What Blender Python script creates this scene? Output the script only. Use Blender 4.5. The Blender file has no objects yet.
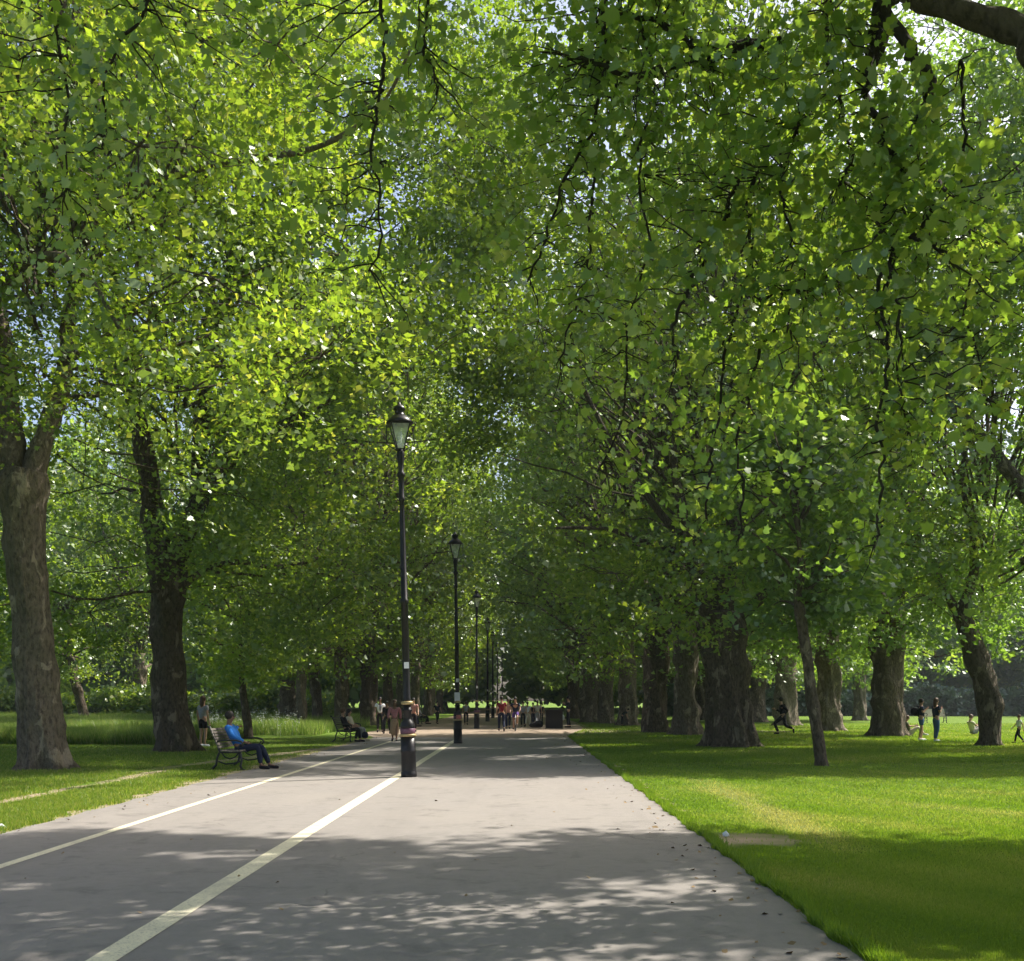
import bpy, math, random
import numpy as np
from mathutils import Vector, Matrix
R = math.radians
S = bpy.context.scene
col = S.collection

# ------------------------------------------------------------------ camera
F, HC, VX, VY = 1100.0, 1.6, 520.0, 700.0      # focal length (px), eye height, vanishing point
cam = bpy.data.objects.new('camera', bpy.data.cameras.new('camera'))
col.objects.link(cam); S.camera = cam
cam.location = (0, 0, HC); cam.rotation_euler = (R(90), 0, 0)
cam.data.sensor_width = 36.0; cam.data.lens = F / 1024 * 36
cam.data.shift_x = (512 - VX) / 1024; cam.data.shift_y = (VY - 480.5) / 1024
cam.data.clip_start = 0.1; cam.data.clip_end = 3000

# ------------------------------------------------------------------ light
SUN_EL, SUN_AZ = R(50), R(62)                  # azimuth: clockwise from +Y (the view direction)
w = bpy.data.worlds.new('World'); S.world = w; w.use_nodes = True
nt = w.node_tree; nt.nodes.clear()
sky = nt.nodes.new('ShaderNodeTexSky'); sky.sky_type = 'NISHITA'; sky.sun_disc = False
sky.sun_elevation = SUN_EL; sky.sun_rotation = SUN_AZ; sky.dust_density = 4.0; sky.air_density = 0.8; sky.ozone_density = 0.4
bg = nt.nodes.new('ShaderNodeBackground'); bg.inputs[1].default_value = 0.105
wo = nt.nodes.new('ShaderNodeOutputWorld')
nt.links.new(sky.outputs[0], bg.inputs[0]); nt.links.new(bg.outputs[0], wo.inputs[0])
sd = bpy.data.lights.new('sun', 'SUN'); sd.energy = 3.7; sd.angle = R(0.55); sd.color = (1.0, 0.94, 0.84)
sun = bpy.data.objects.new('sun', sd); col.objects.link(sun)
SV = Vector((math.sin(SUN_AZ) * math.cos(SUN_EL), math.cos(SUN_AZ) * math.cos(SUN_EL), math.sin(SUN_EL)))
sun.rotation_euler = SV.to_track_quat('Z', 'Y').to_euler()
sun.location = (20, 10, 40)
S.view_settings.view_transform = 'Standard'; S.view_settings.look = 'None'
S.view_settings.gamma = 1.0; S.view_settings.use_curve_mapping = False
S.view_settings.exposure = 1.38
S.render.engine = 'CYCLES'
cy = S.cycles
HAZE = 0.00032
cy.max_bounces = 9; cy.diffuse_bounces = 6; cy.glossy_bounces = 2; cy.transmission_bounces = 7
cy.transparent_max_bounces = 8; cy.volume_bounces = 0
cy.caustics_reflective = False; cy.caustics_refractive = False
cy.use_denoising = True
try:
    cy.denoiser = 'OPENIMAGEDENOISE'; cy.denoising_input_passes = 'RGB_ALBEDO_NORMAL'; cy.denoising_prefilter = 'ACCURATE'
except Exception:
    pass

SHX, SHY = SV.x / SV.z, SV.y / SV.z            # ground shadow of (x,y,z) is (x-SHX*z, y-SHY*z)

def G(px, py, z=0.0):                          # a point of the ground plane seen at that spot of the photo
    d = F * (HC - z) / (py - VY)
    return Vector(((px - VX) * d / F, d, z))
def W(px, py, d):                              # the point at distance d
    return Vector(((px - VX) * d / F, d, HC + (VY - py) * d / F))

# ------------------------------------------------------------------ materials
def new_mat(name):
    m = bpy.data.materials.new(name); m.use_nodes = True
    n = m.node_tree; n.nodes.clear()
    out = n.nodes.new('ShaderNodeOutputMaterial')
    return m, n, out
def N(n, typ, **kw):
    x = n.nodes.new(typ)
    for k, v in kw.items():
        if k.startswith('i_'):
            x.inputs[int(k[2:])].default_value = v
        else:
            setattr(x, k, v)
    return x
def noise(n, vec, scale, detail=4, rough=0.55, dist=0.0):
    t = N(n, 'ShaderNodeTexNoise'); t.inputs['Scale'].default_value = scale
    t.inputs['Detail'].default_value = detail; t.inputs['Roughness'].default_value = rough
    t.inputs['Distortion'].default_value = dist
    if vec is not None: n.links.new(vec, t.inputs['Vector'])
    return t.outputs['Fac']
def ramp(n, fac, stops):
    r = N(n, 'ShaderNodeValToRGB'); e = r.color_ramp.elements
    while len(e) > 1: e.remove(e[-1])
    e[0].position = stops[0][0]; c = stops[0][1]
    e[0].color = (c if isinstance(c, tuple) else (c, c, c)) + (1,)
    for p, c in stops[1:]:
        q = e.new(p); q.color = (c if isinstance(c, tuple) else (c, c, c)) + (1,)
    n.links.new(fac, r.inputs[0]); return r.outputs[0]
def mixc(n, fac, a, b, mode='MIX'):
    m = N(n, 'ShaderNodeMix', data_type='RGBA', blend_type=mode)
    for k, v in ((0, fac), (6, a), (7, b)):
        if hasattr(v, 'is_linked'): n.links.new(v, m.inputs[k])
        else: m.inputs[k].default_value = v if k == 0 else (tuple(v) + (1,))
    return m.outputs[2]
def math_(n, op, a, b=0.0, c=None):
    m = N(n, 'ShaderNodeMath', operation=op)
    for k, v in ((0, a), (1, b), (2, c)):
        if v is None: continue
        if hasattr(v, 'is_linked'): n.links.new(v, m.inputs[k])
        else: m.inputs[k].default_value = v
    return m.outputs[0]
def bump(n, h, strength, dist):
    b = N(n, 'ShaderNodeBump'); b.inputs['Strength'].default_value = strength; b.inputs['Distance'].default_value = dist
    n.links.new(h, b.inputs['Height']); return b.outputs[0]
def objco(n):
    return N(n, 'ShaderNodeTexCoord').outputs['Object']

def simple(name, c, rough=0.6, metal=0.0, var=0.25, scale=30.0, spec=0.4):
    m, n, out = new_mat(name)
    p = N(n, 'ShaderNodeBsdfPrincipled')
    f = noise(n, objco(n), scale, 3)
    lo = tuple(x * (1 - var) for x in c); hi = tuple(min(1, x * (1 + var)) for x in c)
    n.links.new(ramp(n, f, [(0.3, lo), (0.7, hi)]), p.inputs['Base Color'])
    p.inputs['Roughness'].default_value = rough; p.inputs['Metallic'].default_value = metal
    p.inputs['Specular IOR Level'].default_value = spec
    n.links.new(p.outputs[0], out.inputs[0]); return m

def leaf_material(name, stops, tstops, tfac=0.46, gloss=0.085):
    m, n, out = new_mat(name)
    a = N(n, 'ShaderNodeAttribute', attribute_name='tone')
    oi = N(n, 'ShaderNodeObjectInfo')
    f = math_(n, 'ADD', a.outputs['Fac'], math_(n, 'MULTIPLY_ADD', oi.outputs['Random'], 0.16, -0.08))
    d = N(n, 'ShaderNodeBsdfDiffuse'); t = N(n, 'ShaderNodeBsdfTranslucent'); g = N(n, 'ShaderNodeBsdfGlossy')
    g.inputs['Roughness'].default_value = 0.4; g.inputs['Color'].default_value = (0.8, 0.85, 0.8, 1)
    n.links.new(ramp(n, f, stops), d.inputs[0]); n.links.new(ramp(n, f, tstops), t.inputs[0])
    m1 = N(n, 'ShaderNodeMixShader'); m1.inputs[0].default_value = tfac
    n.links.new(d.outputs[0], m1.inputs[1]); n.links.new(t.outputs[0], m1.inputs[2])
    m2 = N(n, 'ShaderNodeMixShader'); m2.inputs[0].default_value = gloss
    n.links.new(m1.outputs[0], m2.inputs[1]); n.links.new(g.outputs[0], m2.inputs[2])
    n.links.new(m2.outputs[0], out.inputs[0]); return m

M = {}
M['leaf'] = leaf_material('plane_leaf',
    [(0.0, (0.042, 0.088, 0.016)), (0.45, (0.088, 0.155, 0.028)), (0.8, (0.155, 0.220, 0.038)), (1.0, (0.29, 0.32, 0.06))],
    [(0.0, (0.15, 0.27, 0.015)), (0.45, (0.31, 0.48, 0.025)), (0.8, (0.46, 0.62, 0.035)), (1.0, (0.72, 0.76, 0.07))])
M['leaf_cool'] = leaf_material('plane_leaf_cool',
    [(0.0, (0.055, 0.110, 0.028)), (0.5, (0.100, 0.178, 0.042)), (1.0, (0.18, 0.26, 0.060))],
    [(0.0, (0.15, 0.29, 0.03)), (0.5, (0.28, 0.47, 0.045)), (1.0, (0.46, 0.62, 0.06))], 0.5)
M['leaf_sunlit'] = leaf_material('sunlit_leaf',  # lighter plane leaf colour, paints sunlight into crowns that little sun reaches
    [(0.0, (0.07, 0.14, 0.02)), (0.5, (0.12, 0.20, 0.03)), (1.0, (0.24, 0.30, 0.05))],
    [(0.0, (0.22, 0.40, 0.03)), (0.5, (0.36, 0.55, 0.04)), (1.0, (0.55, 0.62, 0.07))])
M['blade'] = leaf_material('grass_blade',
    [(0.0, (0.055, 0.118, 0.012)), (0.5, (0.115, 0.200, 0.022)), (0.85, (0.19, 0.27, 0.038)), (1.0, (0.42, 0.37, 0.12))],
    [(0.0, (0.15, 0.30, 0.008)), (0.5, (0.30, 0.47, 0.018)), (1.0, (0.58, 0.56, 0.12))], 0.42, 0.025)
M['meadow'] = leaf_material('meadow_blade',
    [(0.0, (0.10, 0.18, 0.03)), (0.5, (0.17, 0.26, 0.05)), (1.0, (0.36, 0.38, 0.14))],
    [(0.0, (0.18, 0.34, 0.03)), (0.5, (0.32, 0.48, 0.06)), (1.0, (0.52, 0.54, 0.16))], 0.45, 0.03)
M['leaf_band'] = leaf_material('shaded_tree_leaf',  # dark bluish tint paints in the shade and haze of distant trees
    [(0.0, (0.05, 0.095, 0.055)), (1.0, (0.11, 0.18, 0.095))],
    [(0.0, (0.04, 0.08, 0.03)), (1.0, (0.08, 0.14, 0.05))], 0.3)

def bark(name, dark, mid, pale, palefrac=0.62):
    m, n, out = new_mat(name); p = N(n, 'ShaderNodeBsdfPrincipled')
    oc = objco(n)
    mp = N(n, 'ShaderNodeMapping'); n.links.new(oc, mp.inputs[0]); mp.inputs['Scale'].default_value = (1, 1, 0.45)
    v = mp.outputs[0]
    f1 = noise(n, v, 3.2, 8, 0.62, 0.4)
    f2 = noise(n, v, 14, 6, 0.65)
    f3 = noise(n, oc, 1.3, 3)
    base = ramp(n, f2, [(0.28, dark), (0.55, mid), (0.8, tuple(x * 1.25 for x in mid))])
    patch = ramp(n, f1, [(palefrac - 0.03, 0.0), (palefrac + 0.02, 1.0)])
    c = mixc(n, patch, base, pale)
    c = mixc(n, ramp(n, f3, [(0.5, 0.0), (0.75, 0.55)]), c, (0.07, 0.075, 0.035))
    n.links.new(c, p.inputs['Base Color']); p.inputs['Roughness'].default_value = 0.9
    p.inputs['Specular IOR Level'].default_value = 0.2
    h = math_(n, 'ADD', math_(n, 'MULTIPLY', f1, 1.4), f2)
    n.links.new(bump(n, h, 1.0, 0.12), p.inputs['Normal'])
    n.links.new(p.outputs[0], out.inputs[0]); return m
M['bark'] = bark('plane_bark', (0.060, 0.047, 0.036), (0.20, 0.162, 0.125), (0.36, 0.30, 0.23), 0.60)
M['bark_dark'] = bark('old_bark', (0.034, 0.025, 0.018), (0.130, 0.102, 0.076), (0.27, 0.215, 0.16), 0.60)
M['bark_twig'] = bark('twig_bark', (0.03, 0.025, 0.02), (0.06, 0.05, 0.04), (0.11, 0.10, 0.08), 0.68)

def mask(n, pos, cx, cy, rx, ry, rot, edge=0.25):
    """soft, noise-broken elliptic area in world metres"""
    mp = N(n, 'ShaderNodeMapping', vector_type='TEXTURE'); n.links.new(pos, mp.inputs[0])
    mp.inputs['Location'].default_value = (cx, cy, 0); mp.inputs['Rotation'].default_value = (0, 0, rot)
    mp.inputs['Scale'].default_value = (rx, ry, 1e3)
    l = N(n, 'ShaderNodeVectorMath', operation='LENGTH'); n.links.new(mp.outputs[0], l.inputs[0])
    return ramp(n, l.outputs['Value'], [(max(0.0, 1 - edge), 1.0), (1.0, 0.0)])

def ground_mat():
    m, n, out = new_mat('lawn_turf'); p = N(n, 'ShaderNodeBsdfPrincipled')
    pos = N(n, 'ShaderNodeNewGeometry').outputs['Position']
    # noise distorted position for ragged outlines
    nz = N(n, 'ShaderNodeTexNoise'); nz.inputs['Scale'].default_value = 1.6; nz.inputs['Detail'].default_value = 5
    n.links.new(pos, nz.inputs['Vector'])
    sub = N(n, 'ShaderNodeVectorMath', operation='SUBTRACT'); n.links.new(nz.outputs['Color'], sub.inputs[0]); sub.inputs[1].default_value = (0.5, 0.5, 0.5)
    sc = N(n, 'ShaderNodeVectorMath', operation='SCALE'); n.links.new(sub.outputs[0], sc.inputs[0]); sc.inputs['Scale'].default_value = 1.1
    ad = N(n, 'ShaderNodeVectorMath', operation='ADD'); n.links.new(pos, ad.inputs[0]); n.links.new(sc.outputs[0], ad.inputs[1])
    dp = ad.outputs[0]
    fine = noise(n, pos, 45, 6, 0.7); mid = noise(n, pos, 2.4, 5, 0.6); big = noise(n, pos, 0.35, 4, 0.55)
    g = ramp(n, fine, [(0.25, (0.045, 0.095, 0.006)), (0.5, (0.09, 0.165, 0.012)), (0.75, (0.15, 0.235, 0.025))])
    g = mixc(n, ramp(n, mid, [(0.42, 0.0), (0.72, 0.45)]), g, (0.21, 0.25, 0.05))
    g = mixc(n, ramp(n, big, [(0.45, 0.0), (0.7, 0.4)]), g, (0.08, 0.16, 0.02))
    # mown stripes running away from the path
    wv = N(n, 'ShaderNodeTexWave', wave_type='BANDS', bands_direction='Y'); wv.inputs['Scale'].default_value = 0.22
    wv.inputs['Distortion'].default_value = 1.0; n.links.new(pos, wv.inputs['Vector'])
    g = mixc(n, math_(n, 'MULTIPLY', wv.outputs['Fac'], 0.22), g, (0.14, 0.21, 0.035))
    # worn, yellowed diagonal track on the right
    dry = mixc(n, fine, (0.20, 0.19, 0.07), (0.30, 0.27, 0.12))
    soil = mixc(n, fine, (0.32, 0.245, 0.17), (0.54, 0.43, 0.31))
    for (a, b, rx, fac) in ((G(712, 782), G(850, 850), 0.55, 0.55), (G(845, 800), G(1010, 812), 0.5, 0.3)):
        c = (a + b) / 2; L = (b - a).length / 2
        ang = math.atan2(b.y - a.y, b.x - a.x)
        g = mixc(n, math_(n, 'MULTIPLY', mask(n, dp, c.x, c.y, L, rx, ang, 0.8), fac), g, dry)
    # bare soil: patch beside the path edge, desire paths on the left lawn, strip along the left kerb line
    def seg(a, b, wd, fac, edge=0.5):
        nonlocal g
        c = (a + b) / 2; L = (b - a).length / 2 + wd
        ang = math.atan2(b.y - a.y, b.x - a.x)
        g = mixc(n, math_(n, 'MULTIPLY', mask(n, dp, c.x, c.y, L, wd, ang, edge), fac), g, soil)
    seg(G(700, 840), G(780, 839), 0.66, 1.0, 0.9)
    seg(G(-60, 815), G(100, 783), 0.28, 0.95); seg(G(95, 785), G(175, 768), 0.30, 0.8); seg(G(130, 772), G(330, 748), 0.4, 0.55)
    seg(G(210, 762), G(380, 742), 0.35, 0.6)
    seg(Vector((-6.35, 5, 0)), Vector((-6.35, 50, 0)), 0.30, 0.75); seg(Vector((2.2, 6, 0)), Vector((2.2, 46, 0)), 0.16, 0.9)
    for a in (G(45, 770), G(175, 751), G(728, 747)):
        seg(a + Vector((-.6, 0, 0)), a + Vector((.6, 0, 0)), 1.0, 0.5, 0.6)
    n.links.new(g, p.inputs['Base Color']); p.inputs['Roughness'].default_value = 0.95
    p.inputs['Specular IOR Level'].default_value = 0.15
    h = math_(n, 'ADD', fine, math_(n, 'MULTIPLY', mid, 2.0))
    n.links.new(bump(n, h, 0.8, 0.05), p.inputs['Normal'])
    n.links.new(p.outputs[0], out.inputs[0]); return m
M['ground'] = ground_mat()

def asphalt(name, lo, hi, tint=(0.30, 0.26, 0.22)):
    m, n, out = new_mat(name); p = N(n, 'ShaderNodeBsdfPrincipled')
    pos = N(n, 'ShaderNodeNewGeometry').outputs['Position']
    fine = noise(n, pos, 160, 3, 0.7); mid = noise(n, pos, 7, 6, 0.6); big = noise(n, pos, 0.45, 4, 0.6)
    mp = N(n, 'ShaderNodeMapping'); n.links.new(pos, mp.inputs[0]); mp.inputs['Scale'].default_value = (1.4, 0.12, 1)
    streak = noise(n, mp.outputs[0], 1.0, 5, 0.6)
    c = ramp(n, fine, [(0.25, lo), (0.75, hi)])
    c = mixc(n, ramp(n, mid, [(0.4, 0.0), (0.75, 0.35)]), c, tuple(x * 0.78 for x in lo))
    c = mixc(n, ramp(n, big, [(0.4, 0.0), (0.7, 0.5)]), c, tint)
    vp = N(n, 'ShaderNodeTexVoronoi', feature='F1'); vp.inputs['Scale'].default_value = 0.8; n.links.new(pos, vp.inputs['Vector'])
    spot = ramp(n, noise(n, pos, 28, 2, 0.5), [(0.70, 0.0), (0.74, 0.5)])
    c = mixc(n, spot, c, tuple(x * 0.55 for x in lo))
    sp2 = ramp(n, noise(n, pos, 1.9, 7, 0.7, 0.6), [(0.54, 0.0), (0.66, 0.5)])
    c = mixc(n, sp2, c, tuple(x * 0.70 for x in lo))
    c = mixc(n, ramp(n, streak, [(0.5, 0.0), (0.75, 0.35)]), c, tuple(x * 0.8 for x in lo))
    vo = N(n, 'ShaderNodeTexVoronoi', feature='DISTANCE_TO_EDGE'); vo.inputs['Scale'].default_value = 0.35
    nz = N(n, 'ShaderNodeTexNoise'); nz.inputs['Scale'].default_value = 1.1; nz.inputs['Detail'].default_value = 6; n.links.new(pos, nz.inputs['Vector'])
    ad = N(n, 'ShaderNodeVectorMath', operation='MULTIPLY_ADD'); n.links.new(nz.outputs['Color'], ad.inputs[0]); ad.inputs[1].default_value = (1.8, 1.8, 0); n.links.new(pos, ad.inputs[2])
    n.links.new(ad.outputs[0], vo.inputs['Vector'])
    crack = math_(n, 'MULTIPLY', ramp(n, vo.outputs['Distance'], [(0.0, 1.0), (0.007, 0.0)]), ramp(n, big, [(0.5, 0.0), (0.6, 0.45)]))
    c = mixc(n, crack, c, (0.07, 0.065, 0.06))
    n.links.new(c, p.inputs['Base Color']); p.inputs['Roughness'].default_value = 0.85
    p.inputs['Specular IOR Level'].default_value = 0.3
    n.links.new(bump(n, math_(n, 'ADD', fine, math_(n, 'MULTIPLY', crack, -2.0)), 0.5, 0.006), p.inputs['Normal'])
    n.links.new(p.outputs[0], out.inputs[0]); return m
M['asphalt'] = asphalt('pale_asphalt', (0.185, 0.170, 0.158), (0.290, 0.268, 0.248), (0.26, 0.235, 0.21))
M['gravel'] = asphalt('tan_gravel', (0.24, 0.185, 0.135), (0.38, 0.30, 0.225), (0.34, 0.26, 0.19))

def paint_mat():
    m, n, out = new_mat('worn_line_paint'); p = N(n, 'ShaderNodeBsdfPrincipled')
    pos = N(n, 'ShaderNodeNewGeometry').outputs['Position']
    f = noise(n, pos, 60, 4, 0.7); g = noise(n, pos, 5, 5, 0.65)
    c = mixc(n, ramp(n, g, [(0.35, 0.0), (0.8, 0.5)]), (0.72, 0.66, 0.47), (0.52, 0.47, 0.35))
    c = mixc(n, ramp(n, f, [(0.54, 0.0), (0.64, 0.85)]), c, (0.25, 0.23, 0.21))
    c = mixc(n, ramp(n, noise(n, pos, 1.4, 7, 0.75), [(0.52, 0.0), (0.68, 0.55)]), c, (0.30, 0.275, 0.24))
    n.links.new(c, p.inputs['Base Color']); p.inputs['Roughness'].default_value = 0.7
    n.links.new(p.outputs[0], out.inputs[0]); return m
M['paint'] = paint_mat()
M['black'] = simple('black_gloss_paint', (0.009, 0.008, 0.010), 0.36, 0, 0.3, 12, 0.35)
M['gold'] = simple('gold_paint', (0.42, 0.32, 0.16), 0.4, 0.3)
M['maroon'] = simple('maroon_paint', (0.13, 0.055, 0.09), 0.45)
M['notice'] = simple('white_notice', (0.72, 0.74, 0.78), 0.5, 0, 0.05)
M['sticker'] = simple('red_sticker', (0.5, 0.16, 0.15), 0.5)
M['iron'] = simple('cast_iron', (0.02, 0.022, 0.022), 0.45)
M['slat'] = simple('weathered_slat', (0.20, 0.175, 0.15), 0.75, 0, 0.35, 9)
M['slat_dark'] = simple('dark_slat', (0.05, 0.055, 0.05), 0.6, 0, 0.35, 9)
M['hair'] = simple('dark_hair', (0.018, 0.013, 0.010), 0.6)
M['hair_brown'] = simple('brown_hair', (0.09, 0.045, 0.022), 0.6)
M['skin'] = simple('skin', (0.42, 0.25, 0.17), 0.55, 0, 0.06)
M['skin_dark'] = simple('skin_tan', (0.20, 0.11, 0.07), 0.55, 0, 0.06)
M['eye'] = simple('eye', (0.03, 0.02, 0.02), 0.2)
def cloth(name, c): M[name] = simple(name + '_cloth', c, 0.85, 0, 0.12, 25, 0.15)
for nm, c in dict(blue=(0.03, 0.16, 0.50), navy=(0.018, 0.024, 0.05), denim=(0.06, 0.12, 0.24), black_c=(0.014, 0.014, 0.018),
                  white=(0.70, 0.72, 0.78), pink=(0.45, 0.20, 0.22), tan=(0.42, 0.28, 0.18), red=(0.20, 0.022, 0.035), purple=(0.14, 0.08, 0.30),
                  grey=(0.30, 0.30, 0.32), cream=(0.60, 0.55, 0.45), salmon=(0.38, 0.20, 0.18), olive=(0.12, 0.13, 0.07)).items(): cloth(nm, c)
M['tyre'] = simple('tyre_rubber', (0.02, 0.02, 0.02), 0.8)
M['steel'] = simple('steel', (0.45, 0.45, 0.47), 0.35, 0.8)
M['palewood'] = simple('pale_wood', (0.50, 0.47, 0.36), 0.8)
M['flower'] = simple('white_umbel', (0.75, 0.76, 0.70), 0.8)
def glass_mat():
    m, n, out = new_mat('lantern_glass'); p = N(n, 'ShaderNodeBsdfPrincipled')
    p.inputs['Base Color'].default_value = (0.85, 0.9, 0.86, 1); p.inputs['Roughness'].default_value = 0.12
    tr = N(n, 'ShaderNodeBsdfTransparent'); tr.inputs[0].default_value = (0.9, 0.95, 0.92, 1)
    mx = N(n, 'ShaderNodeMixShader'); f = noise(n, objco(n), 6, 3)
    n.links.new(ramp(n, f, [(0.3, 0.22), (0.7, 0.42)]), mx.inputs[0])
    n.links.new(tr.outputs[0], mx.inputs[1]); n.links.new(p.outputs[0], mx.inputs[2]); n.links.new(mx.outputs[0], out.inputs[0]); return m
M['glass'] = glass_mat()

# ------------------------------------------------------------------ object helpers
def tag(o, label=None, cat=None, group=None, kind=None):
    if label: o['label'] = label
    if cat: o['category'] = cat
    if group: o['group'] = group
    if kind: o['kind'] = kind
    return o
def empty(name, loc, rz=0.0):
    o = bpy.data.objects.new(name, None); col.objects.link(o)
    o.location = loc; o.rotation_euler = (0, 0, rz); o.empty_display_size = 0.3; return o
def link(name, me, mat, parent=None, smooth=False):
    o = bpy.data.objects.new(name, me); col.objects.link(o)
    if mat is not None and not me.materials: me.materials.append(mat)
    if smooth and len(me.polygons): me.polygons.foreach_set('use_smooth', [True] * len(me.polygons))
    if parent is not None: o.parent = parent
    return o
def npmesh(name, V, k, tone=None):
    """N faces of k vertices each, verts in order"""
    V = np.asarray(V, dtype=np.float32).reshape(-1, 3); nv = len(V); nf = nv // k
    me = bpy.data.meshes.new(name)
    me.vertices.add(nv); me.vertices.foreach_set('co', V.ravel())
    me.loops.add(nv); me.loops.foreach_set('vertex_index', np.arange(nv, dtype=np.int32))
    me.polygons.add(nf); me.polygons.foreach_set('loop_start', np.arange(nf, dtype=np.int32) * k)
    if tone is not None:
        a = me.attributes.new('tone', 'FLOAT', 'FACE'); a.data.foreach_set('value', np.asarray(tone, dtype=np.float32))
    me.update(calc_edges=True); return me

class MB:
    def __init__(s): s.v = []; s.f = []
    def box(s, c, d, rz=0.0, ry=0.0, rx=0.0):
        mt = Matrix.Rotation(rz, 3, 'Z') @ Matrix.Rotation(ry, 3, 'Y') @ Matrix.Rotation(rx, 3, 'X'); b = len(s.v)
        for i in (-1, 1):
            for j in (-1, 1):
                for k in (-1, 1):
                    s.v.append(tuple(Vector(c) + mt @ Vector((i * d[0] / 2, j * d[1] / 2, k * d[2] / 2))))
        for q in ((0, 1, 3, 2), (4, 6, 7, 5), (0, 4, 5, 1), (2, 3, 7, 6), (0, 2, 6, 4), (1, 5, 7, 3)):
            s.f.append(tuple(b + i for i in q))
        return s
    def tube(s, pts, rad, n=8, cap=True, mod=None):
        pts = [Vector(p) for p in pts]
        if not hasattr(rad, '__len__'): rad = [rad] * len(pts)
        b = len(s.v); u = None
        for i, p in enumerate(pts):
            t = (pts[min(i + 1, len(pts) - 1)] - pts[max(i - 1, 0)]).normalized()
            if u is None: u = t.orthogonal().normalized()
            u = (u - t * u.dot(t)).normalized(); w_ = t.cross(u)
            for j in range(n):
                a = 2 * math.pi * j / n; r = rad[i] * (mod(i, a) if mod else 1)
                s.v.append(tuple(p + (u * math.cos(a) + w_ * math.sin(a)) * r))
        for i in range(len(pts) - 1):
            for j in range(n):
                a0 = b + i * n + j; a1 = b + i * n + (j + 1) % n
                s.f.append((a0, a1, a1 + n, a0 + n))
        if cap:
            s.f.append(tuple(b + j for j in range(n))[::-1]); s.f.append(tuple(b + (len(pts) - 1) * n + j for j in range(n)))
        return s
    def lathe(s, prof, n=20, c=(0, 0, 0)):
        b = len(s.v)
        for r, z in prof:
            for j in range(n):
                a = 2 * math.pi * j / n; s.v.append((c[0] + r * math.cos(a), c[1] + r * math.sin(a), c[2] + z))
        for i in range(len(prof) - 1):
            for j in range(n):
                a0 = b + i * n + j; a1 = b + i * n + (j + 1) % n
                s.f.append((a0, a1, a1 + n, a0 + n))
        s.f.append(tuple(b + j for j in range(n))[::-1]); s.f.append(tuple(b + (len(prof) - 1) * n + j for j in range(n)))
        return s
    def ball(s, c, r, n=10, m_=7):
        rr = r if hasattr(r, '__len__') else (r, r, r)
        prof = [(max(1e-3, math.sin(math.pi * i / m_)), -math.cos(math.pi * i / m_)) for i in range(m_ + 1)]
        b = len(s.v); s.lathe(prof, n)
        for i in range(b, len(s.v)):
            v = s.v[i]; s.v[i] = (c[0] + v[0] * rr[0], c[1] + v[1] * rr[1], c[2] + v[2] * rr[2])
        return s
    def build(s, name, mat, parent=None, smooth=False):
        me = bpy.data.meshes.new(name); me.from_pydata(s.v, [], s.f); me.update()
        return link(name, me, mat, parent, smooth)
def sheet(name, pts, z, mat, label=None):
    me = bpy.data.meshes.new(name); me.from_pydata([(p[0], p[1], z) for p in pts], [], [tuple(range(len(pts)))]); me.update()
    o = link(name, me, mat); o['kind'] = 'structure'
    if label: o['label'] = label
    return o

# ------------------------------------------------------------------ setting
PR, PL = 2.13, -6.2                              # right and left edge of the path
sheet('ground', [(-900, -60), (900, -60), (900, 1500), (-900, 1500)], 0.0, M['ground'])
rs = random.Random(3)
def ragged(a, b, n, amp, xfun=None):
    out = []
    for i in range(n + 1):
        t = i / n; out.append((a[0] + (b[0] - a[0]) * t + rs.uniform(-amp, amp), a[1] + (b[1] - a[1]) * t))
    return out
rt = ragged((PR, -10), (PR, 47), 150, 0.035); lf = ragged((PL, 47), (PL, -10), 150, 0.05)
sheet('path', rt + lf, 0.004, M['asphalt'])
gr = [(PL, 47.0)] + [(-7.0, 50), (-7.6, 54), (-7.2, 70), (-6.6, 100), (-6.4, 260), (3.4, 260), (3.6, 110), (4.1, 72), (4.0, 60), (6.5, 57.0), (14, 57.4), (14, 54.6), (5.0, 53.6), (3.0, 51), (PR, 47.0)]
sheet('gravel_path', gr[::-1], 0.004, M['gravel'])
def line(name, x, wd, y0, y1):
    n = 60; a = [(x - wd / 2 + rs.uniform(-.004, .004), y0 + (y1 - y0) * i / n) for i in range(n + 1)]
    b = [(x + wd / 2 + rs.uniform(-.004, .004), y0 + (y1 - y0) * i / n) for i in range(n + 1)]
    sheet(name, b + a[::-1], 0.008, M['paint'])
line('painted_line', -2.56, 0.19, -8, 46.5)
line('painted_line', -4.98, 0.125, -8, 46.5)

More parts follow.
